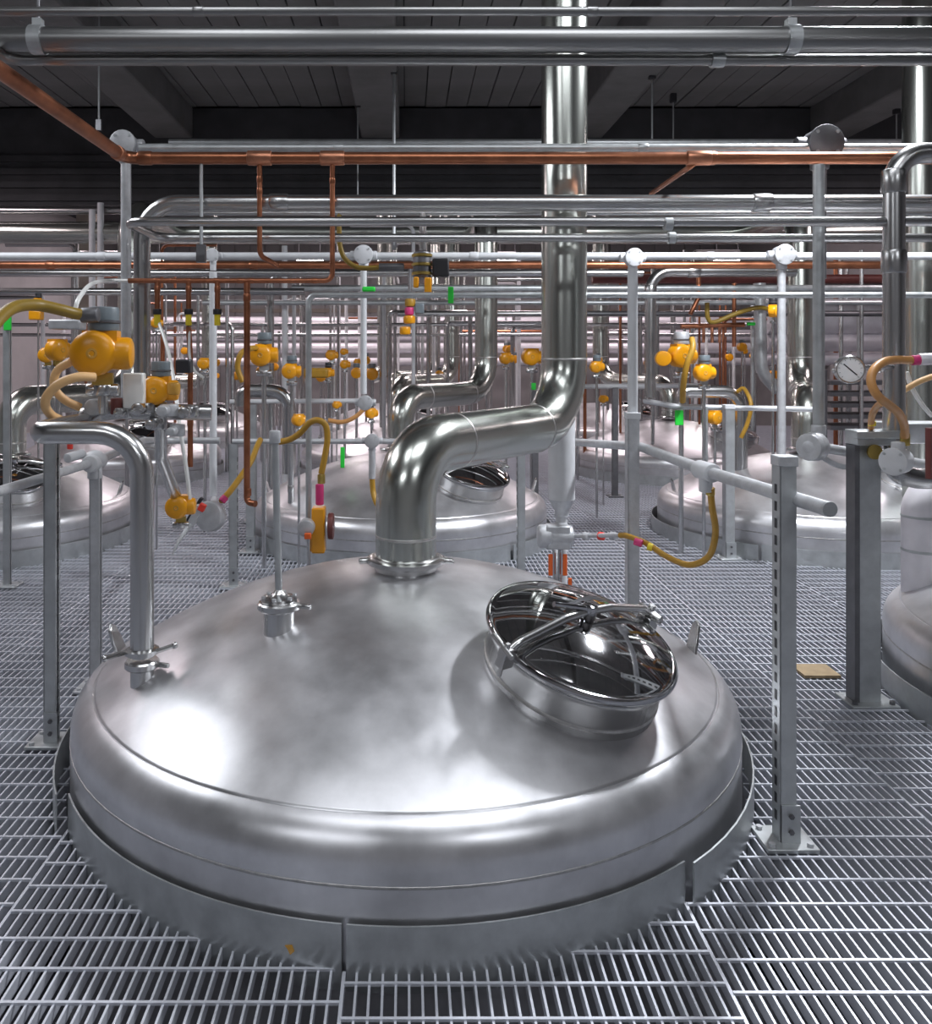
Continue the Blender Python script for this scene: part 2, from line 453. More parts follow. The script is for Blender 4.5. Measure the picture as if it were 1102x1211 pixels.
# hardware only the front tank shows
T0 = tanks[0]
def T(u, v, y):
    p = P(u, v, y); return p.x - TANKS[0][0], p.y - TANKS[0][1]
def nozzle_w(lx, ly, r, h, **k):
    st = nozzle(T0, lx, ly, r, h, **k)
    return st
T0.location = (0, 0, 0)
bpy.context.view_layer.update()
nozzle_w(-0.833, -0.43, 0.036, 0.05)
nozzle_w(-0.405, -0.40, 0.050, 0.072, name='sensor_nozzle', flare=1.25)
nozzle_w(0.0, 0.0, 0.116, 0.03, name='duct_nozzle', flare=1.12)
nozzle_w(0.45, 0.92, 0.030, 0.05, name='spare_nozzle')
T0.location = (TANKS[0][0], TANKS[0][1], 0)

# toe plate rings around the tank openings: one plate for each grating panel
RINGL = ['galvanized toe plate ring around the foreground tank', 'galvanized toe plate ring around the tank behind the foreground tank',
         'galvanized toe plate ring, third in the middle row', 'galvanized toe plate ring, farthest in the middle row',
         'galvanized toe plate ring around the tank at the left edge', 'galvanized toe plate ring, second back in the left row',
         'galvanized toe plate ring, farthest in the left row', 'galvanized toe plate ring at the right edge beside the dark post',
         'galvanized toe plate ring around the right tank behind the handrail', 'galvanized toe plate ring, third back in the right row',
         'galvanized toe plate ring, farthest in the right row']
for (cx, cy), lab in zip(TANKS, RINGL):
    ring = thing('toe_plate_ring', lab, 'toe plate', (cx, cy, 0), 'toe plate rings around the tanks')
    angs = []
    for p in range(p0, p1 + 1):
        q = (PX0 + p * PW - cx) / RC
        if abs(q) < 0.995: a = math.acos(q); angs += [a, -a]
    angs = sorted(x % (2 * math.pi) for x in angs)
    for i, a in enumerate(angs):
        b = angs[(i + 1) % len(angs)]
        if b < a: b += 2 * math.pi
        g = 0.005
        m = MB(); nn = 24
        mid = math.degrees((a + b) / 2) % 360
        ro = 0.034 if 120 < mid < 240 and len(angs) and math.cos((a + b) / 2) < -.8 else (0.020 if math.cos((a + b) / 2) > .8 else 0.0)
        for j in range(nn + 1):
            th = a + g + (b - a - 2 * g) * j / nn
            for (rr, z) in ((RC + ro, -0.045), (RC + ro, 0.108), (RC + ro + 0.005, 0.108), (RC + ro + 0.005, -0.045)):
                m.v.append(Vector((cx + rr * math.cos(th), cy + rr * math.sin(th), z)))
        for j in range(nn):
            for q in range(4):
                q2 = (q + 1) % 4
                m.f.append((4 * j + q, 4 * j + q2, 4 * j + 4 + q2, 4 * j + 4 + q))
        m.f.append((0, 1, 2, 3)); m.f.append((4 * nn + 3, 4 * nn + 2, 4 * nn + 1, 4 * nn))
        pl = m.build('toe_plate', 'galv', ring)
        if cy == 3.1 and 215 < mid < 268:
            th = R(256.5); c = Vector((cx + (RC + .0055) * math.cos(th), cy + (RC + .0055) * math.sin(th), 0.035))
            Mx = Matrix((Vector((-math.sin(th), math.cos(th), 0)), Vector((0, 0, 1)), Vector((math.cos(th), math.sin(th), 0)))).transposed()
            MB().prism([(-.012, .008), (.006, .012), (.012, -.002), (.002, -.012), (-.006, .002)], c, Mx, .001).build('rust_spot', 'amber', pl)

# ------------------------------------------------------------------ bent exhaust ducts
def bent_duct(base, off, ztop, label, r=0.111, zh=1.08, bend=0.32, back=None):
    b = Vector(base)
    t = thing('exhaust_duct', label, 'duct', b, 'bent exhaust ducts over the tanks')
    c = Vector((b.x, b.y, zh)); d = Vector((b.x + off[0], b.y + off[1], zh)); e = Vector((d.x, d.y, ztop))
    MB().tube([b, c, d, e] + ([Vector((e.x, back, ztop))] if back else []), r, 32, bend).build('duct_pipe', 'duct', t, angle=60)
    dr = (d - c).normalized()
    for (q, ax) in ((b + Vector((0, 0, zh - b.z - bend)), (0, 0, 1)), (c + dr * bend, dr), (d - dr * bend, dr), (d + Vector((0, 0, bend)), (0, 0, 1))):
        MB().lathe([(r, -.005), (r + .0018, -.002), (r + .0018, .002), (r, .005)], q, ax, 32).build('weld_ring', 'weld', t)
    MB().lathe([(r, 0), (r + .02, .004), (r + .022, .018), (r + .012, .03), (r, .034)], b, n=32).build('clamp_flange', 'steel', t)
    for s in (1, -1):
        MB().rcyl(b + Vector((s * (r + .02), -.02, .017)), (s, -0.3, 0), .011, .04, .003, 10).build('clamp_bolt', 'steel', t)
    return t
OFF = (0.78, 1.07)
bent_duct((0, 3.1, 0.655), OFF, 4.262, 'large bent stainless duct rising from the foreground tank')
bent_duct((-.04, 6.73, 0.655), OFF, 2.75, 'bent stainless duct, second in the middle row', r=.105, back=9.1)
bent_duct((-.12, 10.3, 0.655), (.74, 1.07), 4.3, 'bent stainless duct, third in the middle row', r=.10)
bent_duct((-.24, 13.9, 0.655), (.76, 1.07), 4.3, 'bent stainless duct, farthest in the middle row', r=.09)
bent_duct((-3.09, 6.6, 0.632), (.6, 1.07), 2.75, 'bent stainless duct curving in at the left edge', r=.118, zh=1.06, back=9.1)
bent_duct((3.2, 6.75, 0.655), (.45, 1.07), 2.75, 'bent stainless duct rising behind the right tank and gauge', r=.115, back=9.1)
bent_duct((-3.4, 10.2, 0.655), (.78, 1.07), 4.3, 'bent stainless duct of the second left tank', r=.10)
bent_duct((3.2, 10.25, 0.655), (-.6, 1.07), 4.3, 'bent stainless duct of the third right tank', r=.10)
d7 = pipe('exhaust_duct', 'straight stainless duct rising at the right edge behind the thinner bent pipe', 'duct', 'duct', [Vector((3.585, 5.9, -0.04)), Vector((3.585, 5.9, 4.262))], .11, n=28)

# ------------------------------------------------------------------ overhead pipes across the picture
OV = 'overhead pipes crossing the hall'
X = Vector((1, 0, 0)); Z = Vector((0, 0, 1)); Y = Vector((0, 1, 0))
def cross(label, v, y, px, m='pipe_steel', u0=None, u1=None, coup=(), name='overhead_pipe', cat='pipe', lead=None, tail=None, bend=None, group=OV):
    pts = xrun(v, y, u0, u1)
    if lead: pts = [Vector(p) for p in lead] + pts
    if tail: pts = pts + [Vector(p) for p in tail]
    r = px * y / 2 / F
    return pipe(name, label, cat, m, pts, r, bend or r * 3, group, couplings=[(P(u, v, y), X) for u in coup])
def band_clamp(p, u, v, y, r, up=None):
    """split pipe clamp with a hanger rod: part of the pipe"""
    c = P(u, v, y)
    cl = MB().lathe([(r, -.022), (r + .006, -.022), (r + .006, .022), (r, .022)], c, X, 20).box(c + Vector((0, 0, r + .012)), (.03, .03, .03)).build('pipe_clamp', 'galv', p)
    if up: MB().cyl(c + Vector((0, 0, r + .02)), Z, .006, up - c.z - r - .02, 8).build('hanger_rod', 'dark_steel', cl)
    return cl
pa = cross('thin steel pipe at the very top edge, topmost of the overhead pipes', 13.5, 2.6, 11, 'shaded_steel', coup=(235, 700))
pb = cross('thick steel pipe near the top edge with two band clamps', 47, 2.9, 30, 'shaded_steel')
band_clamp(pb, 45, 47, 2.9, .0437, 4.27); band_clamp(pb, 935, 47, 2.9, .0437, 4.27)
z71 = P(8, 71, 2.95)
pc = cross('thin steel pipe running right under the thick top pipe, bent forward at left', 71, 2.95, 13.5, 'shaded_steel', u0=9, lead=[Vector((z71.x, 0.4, z71.z))], bend=.06)
band_clamp(pc, 848, 71, 2.95, .02)
# conduit between the two junction boxes just above the copper line
pd1 = cross('bright grey conduit running just above the copper pipe', 175, 4.0, 10, 'galv', u0=165, coup=(400, 760))
pd2 = cross('dull grey pipe hung behind and above the copper pipe', 168.5, 7.58, 8, 'galv', u0=200)
# copper main: comes from behind the camera at left, turns right across the whole picture
ce = P(148, 187, 3.8)
cop = pipe('copper_main', 'long copper pipe crossing the whole picture with a bend at left', 'pipe', 'copper',
           [Vector((ce.x, -2.0, ce.z)), ce, Vector((XR, 3.8, ce.z))], .0275, .07, couplings=[(P(172, 187, 3.8), X), (P(308, 187, 3.8), X), (P(392, 187, 3.8), X), (P(838, 187, 3.8), X)])
for u in (307, 393, 826):
    MB().rcyl(P(u, 187, 3.8) - X * .055, X, .0335, .11, .006, 16).build('tee', 'copper_tee', cop)
MB().rcyl(P(148, 187, 3.8) - Y * .12 , Y, .0325, .05, .006, 16).build('elbow_collar', 'copper_tee', cop)
# f: thick pipe with a drop at left
fz = P(0, 240, 3.88)
pf = pipe('overhead_pipe', 'thick grey steel pipe bending down at left behind the orange actuator', 'pipe', 'pipe_steel',
          [P(168, 470, 3.88), P(168, 240, 3.88), Vector((XR, 3.88, fz.z))], .038, .17, OV, n=20, couplings=[(P(330, 240, 3.88), X), (P(900, 240, 3.88), X)])
# g/h: one U-shaped run
g0, h0 = P(160, 262, 3.45), P(160, 282, 3.95)
zg = g0.z
pg = pipe('overhead_pipe', 'U-shaped steel pipe doubling back at left across the picture', 'pipe', 'pipe_steel',
          [Vector((XR, 3.45, zg)), Vector((-1.15, 3.45, zg)), Vector((-1.15, 3.93, zg)), Vector((XR, 3.93, zg))], .0195, .1, OV, n=18)
for u in (790,):
    MB().lathe([(.0195, -.015), (.028, -.015), (.028, .015), (.0195, .015)], P(u, 265, 3.45), X, 16).build('pipe_clamp', 'galv', pg)
    MB().lathe([(.0195, -.015), (.028, -.015), (.028, .015), (.0195, .015)], Vector((P(u + 4, 282, 3.93).x, 3.93, zg)), X, 16).build('pipe_clamp', 'galv', pg)
ph = cross('thin grey pipe just below the thick grey pipe', 252, 4.7, 6, 'pipe_steel', u0=190)
# white conduit row
pi_ = cross('white conduit with round junction boxes crossing at mid height', 303, 5.5, 9, 'white', coup=(120, 560, 840))
pj = cross('long copper pipe crossing behind the white conduit', 313.5, 6.3, 9, 'copper', coup=(60, 300))
pk = cross('brownish steel pipe under the far copper pipe', 323, 6.9, 9, 'pipe_steel', u1=760)
pk2 = cross('dim steel pipe low behind the white conduit', 341, 7.6, 8, 'galv', u0=345)
pk3 = cross('grey steel pipe at left behind the orange actuator', 345, 7.2, 9, 'pipe_steel', u1=360)
pl_ = pipe('frame_pipe', 'green-grey pipe dropping to the orange valve box behind the foreground tank', 'pipe', 'galv',
           [P(365, 640, 4.6), P(365, 349, 4.6), P(640, 349, 4.6), Vector((3.4, 4.6, P(0, 349, 4.6).z))], .0165, .04, couplings=[(P(365, 500, 4.6), Z)])
cross('steel pipe crossing in front of the far ducts', 371, 9.4, 7, 'pipe_steel', u0=470)
cross('steel pipe low across the far ducts', 358, 8.6, 6, 'galv', u0=240)
cross('thin far steel line crossing above the far insulated ducts', 384, 11.0, 4.5, 'pipe_steel')
cross('thin far steel line, lowest of the far crossing lines', 396, 11.8, 4, 'pipe_steel')
cross('thick far duct header just under the dark girder', 275.4, 9.2, 26, 'duct', name='duct_header', cat='duct')
cross('far steel pipe just under the dark girder at left', 249, 9.2, 9, 'pipe_steel', u1=160)
cross('dark red far sprinkler pipe under the grey pipes', 247, 7.8, 7, 'oxide', u0=725)
cross('dark red far pipe behind the white conduit', 330, 9.6, 11, 'oxide', u0=700)
cross('steel pipe crossing left of the right duct', 345, 8.2, 9, 'pipe_steel', u0=690)
cross('dark steel pipe over the tank with the green tag', 338, 9.9, 7, 'dark_steel', u0=775)
cross('dark bent-end steel pipe over the copper manifold at right', 371, 9.2, 6, 'dark_steel', u0=690)

# copper drops from the main
pipe('copper_drop', 'copper drop with brass coupling, left of the two under the copper main', 'pipe', 'copper', [P(307, 190, 3.8), P(307, 302, 3.8), P(328, 314, 3.9)], .0115, .04,
     couplings=[(P(307, 212, 3.8), Z), (P(307, 226, 3.8), Z)])
m0 = P(393, 332, 3.8)
pipe('copper_drop', 'copper drop that bends left into the copper manifold', 'pipe', 'copper', [P(393, 190, 3.8), m0, P(152, 332, 3.8)], .0115, .035,
     couplings=[(P(393, 214, 3.8), Z), (P(372, 332, 3.8), X), (P(296, 332, 3.8), X), (P(284, 332, 3.8), X), (P(256, 332, 3.8), X), (P(222, 332, 3.8), X), (P(186, 332, 3.8), X), (P(205, 332, 3.8), X)])
for u, l in ((186, 'short copper outlet with yellow collar, leftmost on the manifold'), (223, 'short copper outlet with yellow collar, middle of the manifold'), (257, 'short copper outlet with yellow collar beside the white post')):
    o = pipe('copper_outlet', l, 'pipe', 'copper', [P(u, 330, 3.8), P(u, 368, 3.8)], .012, group='outlets of the copper manifold', couplings=[(P(u, 342, 3.8), Z)])
    MB().rcyl(P(u, 385, 3.8), Z, .014, .07, .003, 12).build('yellow_collar', 'yellow', o)
    MB().rcyl(P(u, 372, 3.8), Z, .02, .025, .003, 12).build('lever_body', 'black', o)
pipe('copper_riser', 'tall copper pipe left of the thin vertical probe ending in an elbow', 'pipe', 'copper', [P(292, 334, 3.8), P(292, 594, 3.8), P(302, 596, 3.77)], .0145, .035, couplings=[(P(292, 352, 3.8), Z), (P(293, 582, 3.8), Z)])
pipe('copper_riser', 'copper pipe left of the white post hanging down to the far tank', 'pipe', 'copper', [P(223, 386, 3.8), P(225, 420, 3.84), P(225, 552, 3.84)], .0125, .03, couplings=[(P(225, 500, 3.86), Z)])
pipe('tube_hose', 'thin clear tube from the manifold end to the big orange actuator', 'hose', 'clear_tube', spline([P(152, 332, 3.8), P(128, 332, 3.8), P(108, 336, 3.3), P(94, 352, 3.0), P(88, 368, 2.95)]), .008, n=8)
pipe('tube_hose', 'thin clear tube hanging from the manifold down to the round orange valve', 'hose', 'clear_tube', spline([P(188, 382, 3.8), P(196, 405, 3.7), P(204, 440, 3.6), P(212, 500, 3.4), P(221, 560, 3.4), P(225, 596, 3.42)]), .008, n=8)
pipe('tube_hose', 'thin pale tube hanging beside the copper pipe left of the white post', 'hose', 'clear_tube', spline([P(224, 386, 3.8), P(224, 420, 3.8), P(230, 438, 3.75), P(241, 447, 3.75)]), .006, n=8)
# inclined copper branch at right
pipe('copper_drop', 'slanting red-brown copper branch under the copper main at right', 'pipe', 'copper', [P(826, 190, 3.8), P(816, 197, 3.8), P(770, 229, 4.5)], .012, .02)
# stainless probe lines with elbows in the midground
pipe('steel_riser', 'steel pipe bending down from under the conduit beside the right white post', 'pipe', 'pipe_steel', [P(769, 470, 7.0), P(769, 321, 7.0), P(940, 321, 7.0)], .045, .16, n=16, couplings=[(P(820, 321, 7.0), X), (P(769, 345, 7.0), Z)])
pipe('steel_riser', 'slim steel pipe bending down behind the two midground copper drops', 'pipe', 'pipe_steel', [Vector((-1.184, 7.4, -.02)), P(320, 322, 7.4), P(420, 322, 7.4)], .03, .12, n=14, couplings=[(P(345, 322, 7.4), X), (P(358, 322, 7.4), X)])

# ------------------------------------------------------------------ conduit boxes and drops
def conduit_box(name, label, c, r, m='zinc_cast', drop=None, drop_r=.012, face=(0, -1, 0), arms=((1, 0, 0), (-1, 0, 0)), group=None):
    """round cast junction box with a screwed cover, hub arms and an optional vertical conduit below"""
    c = Vector(c); fa = Vector(face)
    t = thing(name, label, 'junction box', c, group)
    MB().rcyl(c - fa * r * .75, fa, r, r * 1.5, r * .25, 20).build('box_body', m, t)
    cv = MB().rcyl(c + fa * r * .72, fa, r * 1.08, r * .28, r * .08, 20).build('box_cover', m, t)
    for k in range(4):
        a = R(45 + 90 * k); M = frame_of(fa)
        MB().cyl(c + M @ Vector((r * .85 * math.cos(a), r * .85 * math.sin(a), r * 1.0)), fa, r * .12, r * .06, 6).build('cover_screw', 'galv', cv)
    for a in arms:
        a = Vector(a); MB().rcyl(c + a * r * .7, a, r * .5, r * .8, r * .1, 14).build('hub_arm', m, t)
    if drop is not None:
        d = Vector(drop)
        MB().rcyl(c - Z * r * .7, -Z, r * .55, r * .8, r * .1, 14).build('hub_arm', m, t)
        MB().tube([c - Z * r, Vector((c.x, c.y, c.z - 0.02 - r)), Vector((c.x, d.y, d.z))] if abs(d.y - c.y) < .001 else [c - Z * r, d], drop_r, 14).build('conduit_drop', m, t)
    return t
JB = 'conduit junction boxes'
conduit_box('junction_box', 'dull round junction box on the copper bend at upper left with conduit drop', P(149, 172, 4.05), .058, 'zinc_cast', P(149, 470, 4.05), .024, group=JB)
conduit_box('junction_box', 'dark round junction box above the copper pipe at upper right with conduit drop', P(969, 172, 4.05), .078, 'dark_steel', P(969, 330, 4.05), .03, group=JB)
conduit_box('junction_box', 'white junction box under the U-shaped pipe left of the black valve', P(430, 302, 5.47), .058, 'white', P(430, 466, 5.47), .02, group=JB)
conduit_box('junction_box', 'white junction box right of the big duct on top of the tall white post', P(748, 305, 5.47), .055, 'white', P(748, 330, 5.47), .02, group=JB)
conduit_box('junction_box', 'grey junction box left of the bent right pipe with a long white drop', P(924, 302, 5.47), .062, 'zinc_cast', P(924, 545, 5.47), .026, group=JB)
conduit_box('junction_box', 'small white junction box over the copper manifold', P(252, 302, 5.47), .04, 'white', P(252, 320, 5.47), .02, group=JB)
for u, l in ((115, 'white paired conduit risers at far left by the brown column'),):
    o = MB().tube([P(109, 425, 9.1), P(109, 248, 9.1)], .035, 12).tube([P(119, 425, 9.1), P(119, 240, 9.1)], .035, 12).build('conduit_riser', 'white'); tag(o, l, 'pipe')

# ------------------------------------------------------------------ strut posts with base plates, handrails
def strut_post(name, label, x, y, ztop, w=.042, m='galv', slots=0, plate=True, cap=None, gusset=True, group='galvanized posts standing on the grating', zbot=0.004):
    t = thing(name, label, 'post', (x, y, 0), group)
    g = .004; h = ztop - zbot
    # C-channel, open side to +x
    b = MB()
    cz = zbot + h / 2
    b.box((x, y - w / 2, cz), (w, g, h)).box((x, y + w / 2, cz), (w, g, h)).box((x - w / 2, y, cz), (g, w + g, h))
    b.box((x + w / 2, y - w / 2 + .006, cz), (g, .012, h)).box((x + w / 2, y + w / 2 - .006, cz), (g, .012, h))
    b.build('channel', m, t)
    if slots:
        sm = MB().box((0, 0, 0), (.002, .014, .028)).mesh('slot', 'black')
        n = int((h - .1) / .05)
        for k in range(n):
            o = bpy.data.objects.new('slot', sm); col.objects.link(o); o.parent = t
            o.location = (slots * (w / 2 + .0022) , -.0 , .08 + .05 * k)
    if cap: MB().box((x, y, ztop + .006), (w + .012, w + .012, .03)).build('end_cap', cap, t, bevel=.003)
    if plate:
        pl = MB().box((x, y, .006), (.15, .13, .012)).build('base_plate', m, t, bevel=.002)
        for sx in (-1, 1):
            for sy in (-1, 1):
                MB().cyl((x + sx * .055, y + sy * .045, .012), Z, .010, .009, 6).build('anchor_bolt', 'zinc_cast', pl)
        if gusset:
            ga = MB().box((x + .006, y - w / 2 - .006, .065), (w + .008, .006, .11)).build('bracket', m, t)
            for zz in (.045, .09): MB().cyl((x + .006, y - w / 2 - .009, zz), -Y, .008, .006, 6).build('bolt', 'dark_steel', ga)
    return t
pr = P(929, 548, 2.45)
strut_post('strut_post', 'green-grey capped strut post on a base plate right of the foreground tank', 1.105, 2.47, pr.z, .046, 'galv', slots=-1, cap='zinc_cast')
strut_post('strut_post', 'slotted strut post at left under the bent steel pipe', -1.298, 3.1, 1.12, .040, 'galv', slots=1)
strut_post('strut_post', 'plain light post behind the slotted post at left', -1.32, 3.6, 0.935, .038, 'zinc_cast', gusset=False)
strut_post('strut_post', 'square light post in front of the tall white post beside the manway', 1.035, 3.87, P(0, 493, 3.87).z, .05, 'zinc_cast', cap='white', gusset=False)
strut_post('strut_post', 'thin double strut post behind the yellow hose at right', 2.25, 5.9, P(0, 482, 5.9).z, .06, 'galv', cap='white')
strut_post('strut_post', 'slotted strut post behind the big duct elbow', .72, 5.3, .98, .045, 'galv', slots=-1, gusset=False)
strut_post('strut_post', 'slotted strut post beside the grey disc valve at left', -1.06, 5.2, .875, .045, 'galv', slots=1)
strut_post('strut_post', 'short strut post on a base plate under the copper elbow', -1.12, 6.1, .58, .055, 'galv')
strut_post('strut_post', 'far strut post left of the white post on the right', 1.16, 7.6, 1.10, .05, 'dark_steel', gusset=False)
strut_post('strut_post', 'far strut post under the rail behind the right handrail', 2.1, 8.5, 1.095, .05, 'dark_steel', gusset=False)
strut_post('strut_post', 'thin grey strut post with a green tag at the left edge', -2.45, 5.2, 1.66, .034, 'galv', gusset=False)
strut_post('strut_post', 'far strut post under the thin white rail behind the copper riser', -1.3, 7.2, 1.0, .05, 'galv', gusset=False)
# dark square post with a box cover at right
t = thing('square_post', 'dark steel square post with a capped head right of the strut post', 'post', (1.886, 3.46, 0))
MB().box((1.886, 3.46, .53), (.09, .05, 1.05)).build('post_body', 'galv', t, bevel=.004)
MB().box((1.828, 3.46, .53), (.02, .07, 1.05)).build('post_side', 'dark_steel', t)
MB().box((1.90, 3.46, 1.085), (.16, .10, .06)).box((1.90, 3.40, 1.10), (.19, .03, .03)).build('post_head', 'galv', t, bevel=.004)
MB().cyl((1.886, 3.41, 1.03), -Y, .03, .012, 16).build('head_knob', 'brass', t)
pl = MB().box((1.886, 3.46, .006), (.19, .15, .012)).build('base_plate', 'galv', t, bevel=.002)
for sx in (-1, 1):
    MB().cyl((1.886 + sx * .075, 3.41, .012), Z, .012, .012, 6).build('anchor_bolt', 'dark_steel', pl)
tag(MB().box((1.83, 3.78, .008), (.16, .14, .012)).build('cardboard_scrap', 'card'), 'small brown cardboard scrap lying on the grating behind the dark post', 'cardboard')
# tall white post that rises from the square post
o = MB().tube([P(748, 495, 3.9) - Z * .2, P(748, 318, 3.9)], .0235, 14).build('white_post', 'white'); tag(o, 'tall white conduit post right of the big duct', 'post')
o = MB().tube([P(252, 322, 5.3), P(252, 586, 5.3)], .024, 14).build('white_post', 'white'); tag(o, 'tall white conduit post crossing the copper manifold', 'post')
# right handrail
RY = lambda u, v: 0.42 * F / (v - V0)
ra, rb, rc, rd = Vector((.74, 4.75, 1.0)), Vector((1.06, 3.93, 1.0)), Vector((1.09, 3.0, 1.0)), Vector((1.16, 2.27, 1.0))
hr = pipe('handrail', 'grey handrail pipe running from behind the white post to the front right post', 'rail', 'zinc_cast', [P(560, 521, 5.2), P(682, 523, 4.7), Vector((1.075, 3.87, 1.0)), Vector((1.09, 3.0, 1.0)), Vector((1.153, 2.30, 1.0))], .021, .12, n=16)
jb = Vector((1.085, 3.06, 1.0))
ax = Vector((.09, -1, 0)).normalized()
fit = MB().rcyl(jb - ax * .06, ax, .034, .12, .006, 18).rcyl(jb + Vector((-.0, 0, .01)), -Z, .024, .085, .004, 16).build('rail_tee', 'white', hr)
MB().cyl(Vector((1.152, 2.31, 1.0)), ax, .0215, .012, 16).build('rail_end_plug', 'galv', hr)
# its yellow hose with couplings, to the valve behind the manway
hs = pipe('hose', 'yellow hose drooping from the handrail tee to the orange-handled valve', 'hose', 'ochre',
          spline([P(840, 577, 3.05), P(842, 600, 3.08), P(846, 630, 3.15), P(838, 658, 3.25), P(815, 668, 3.35), P(788, 658, 3.5), P(765, 643, 3.65), P(742, 634, 3.8), P(733, 633, 3.85)]), .0125, n=12)
MB().rcyl(P(840, 586, 3.06), Z, .016, .03, .003, 14).build('ferrule', 'brass', hs)
MB().rcyl(P(765, 643, 3.65) - X * .02, (-1, .6, .25), .0165, .035, .003, 14).build('red_band', 'magenta', hs)
MB().rcyl(P(772, 648, 3.6), (-1, .6, .3), .0165, .022, .003, 14).build('yellow_band', 'yellow', hs)
# left handrail
hl = pipe('handrail', 'grey handrail pipe coming in at the left edge to the cast rail tee', 'rail', 'zinc_cast', [Vector((-1.40, 1.9, .965)), Vector((-1.325, 3.6, .965)), P(170, 521, 4.2), P(195, 521, 4.6), P(260, 521, 4.6)], .0175, .1, n=16)
jl = Vector((-1.325, 3.6, .965)); ax = Vector((-.06, 1, 0)).normalized()
MB().rcyl(jl - ax * .075, ax, .036, .15, .008, 18).rcyl(jl, -Z, .03, .07, .004, 16).ball(jl + Z * .015, .045, .8).build('rail_tee', 'white', hl)
MB().rcyl(jl + Vector((-.07, -.12, .03)), (.3, 1, .1), .02, .10, .004, 14).build('plug_body', 'white', hl)
MB().rcyl(jl + Vector((-.085, -.05, .06)), (0, 0, 1), .012, .05, .003, 12).build('red_plug', 'red', hl)
# rails of the midground
pipe('handrail', 'pale rail in front of the tank behind the foreground with a cast box', 'rail', 'zinc_cast', [P(275, 522, 5.2), P(542, 522, 5.2)], .017, None, n=12)
pipe('handrail', 'thin white rail at left half way up behind the copper riser', 'rail', 'white', [P(272, 475, 7.2), P(432, 474, 7.2)], .02, None, n=12)
pipe('handrail', 'pale rail at right carrying the green tag', 'rail', 'zinc_cast', [P(762, 474, 6.2), P(800, 481, 6.0), P(962, 484, 5.9)], .02, .1, n=12)
pipe('handrail', 'thin far rail right of the big duct', 'rail', 'white', [P(690, 457, 8.5), P(830, 456, 8.5)], .025, None, n=12)
conduit_box('junction_box', 'octagonal grey cast box on the pale rail beside the big duct', P(440, 521, 5.15), .042, 'zinc_cast', P(440, 566, 5.15), .021, group=JB)
conduit_box('junction_box', 'white round box at the foot of the white drop on the thin rail', P(432, 476, 5.4), .045, 'zinc_cast', None, group=JB)
pipe('hose', 'short brown hose hanging under the octagonal cast box', 'hose', 'ochre', spline([P(440, 566, 5.15), P(441, 580, 5.15), P(444, 592, 5.12), P(449, 601, 5.1)]), .017, n=10)

# ------------------------------------------------------------------ bent steel pipe at left front, probe, lines on the foreground dome
lp = thing('transfer_pipe', 'bent steel pipe rising from the foreground tank and turning left', 'pipe', (-0.833, 2.67, .47))
zt = 1.175
MB().tube([Vector((-.833, 2.67, .47)), Vector((-.833, 2.67, zt)), Vector((-1.165, 2.67, zt)), Vector((-1.165, 3.05, zt)), P(112, 488, 3.15)], .0365, 24, [.14, .05, .06]).build('pipe_run', 'steel', lp, angle=60)
MB().lathe([(.036, 0), (.052, .004), (.052, .018), (.036, .022)], (-.833, 2.67, .475), n=20).build('clamp_flange', 'steel', lp)
for s, a in ((1, .2), (-1, -.1)):
    MB().tube([Vector((-.833 + s * .045, 2.66, .487)), Vector((-.833 + s * .10, 2.64 + a * .2, .49 + .01 * s))], .008, 8).ball(Vector((-.833 + s * .10, 2.64 + a * .2, .49 + .01 * s)), .011, 1, 10).build('clamp_wing', 'steel', lp)
pb_ = thing('probe_line', 'thin vertical steel probe line standing on the flanged nozzle of the foreground dome', 'pipe', (-.405, 2.70, .62))
MB().tube([Vector((-.405, 2.7, .62)), P(325, 510, 2.7)], .0115, 12).build('probe_tube', 'galv', pb_)
MB().lathe([(.02, .02), (.055, .02), (.058, .028), (.055, .036), (.03, .04), (.018, .052), (.012, .06)], (-.405, 2.70, .612), n=24).build('probe_head', 'steel', pb_)
for k in range(6):
    a = R(60 * k + 20); MB().cyl((-.405 + .05 * math.cos(a), 2.70 + .05 * math.sin(a), .645), Z, .007, .01, 6).build('flange_bolt', 'zinc_cast', pb_)
MB().rcyl(P(325, 524, 2.7), Z, .018, .04, .003, 12).build('top_fitting', 'zinc_cast', pb_)
# white pipe and valve right behind the foreground tank
wp = thing('white_pipe', 'white insulated pipe behind the big duct tapering down to a valve', 'pipe', (.80, 4.45, 0))
MB().tube([P(664, 590, 4.45), Vector((P(664, 0, 4.45).x, 4.45, 3.9))], .07, 24).build('insulation', 'white', wp)
MB().lathe([(.038, -.09), (.038, -.06), (.07, 0)], P(664, 590, 4.45), n=24).build('reducer', 'zinc_cast', wp)
MB().tube([P(664, 606, 4.45), Vector((P(664, 0, 4.45).x, 4.45, .0))], .03, 16).build('lower_pipe', 'white', wp)
vv = thing('diaphragm_valve', 'grey valve with orange strips behind the manway lid', 'valve', P(659, 690, 4.36))
vc = P(659, 634, 4.36)
MB().rcyl(vc - X * .10, X, .06, .07, .01, 20).rcyl(vc - X * .05, X, .055, .13, .01, 20).box(vc + Z * .0, (.12, .10, .12)).build('valve_body', 'zinc_cast', vv, bevel=.01)
MB().tube([P(659, 648, 4.36), P(659, 700, 4.36)], .026, 14).build('valve_stem', 'steel', vv)
for du in (-8, 9):
    MB().box(P(659 + du, 668, 4.33), (.022, .012, .11)).build('orange_strip', 'orange_red', vv, bevel=.003)
MB().box(P(674, 688, 4.33), (.018, .012, .035)).build('orange_tip', 'orange_red', vv)
MB().tube([vc + X * .06, P(733, 633, 3.98)], .011, 12).build('outlet_nipple', 'zinc_cast', vv)
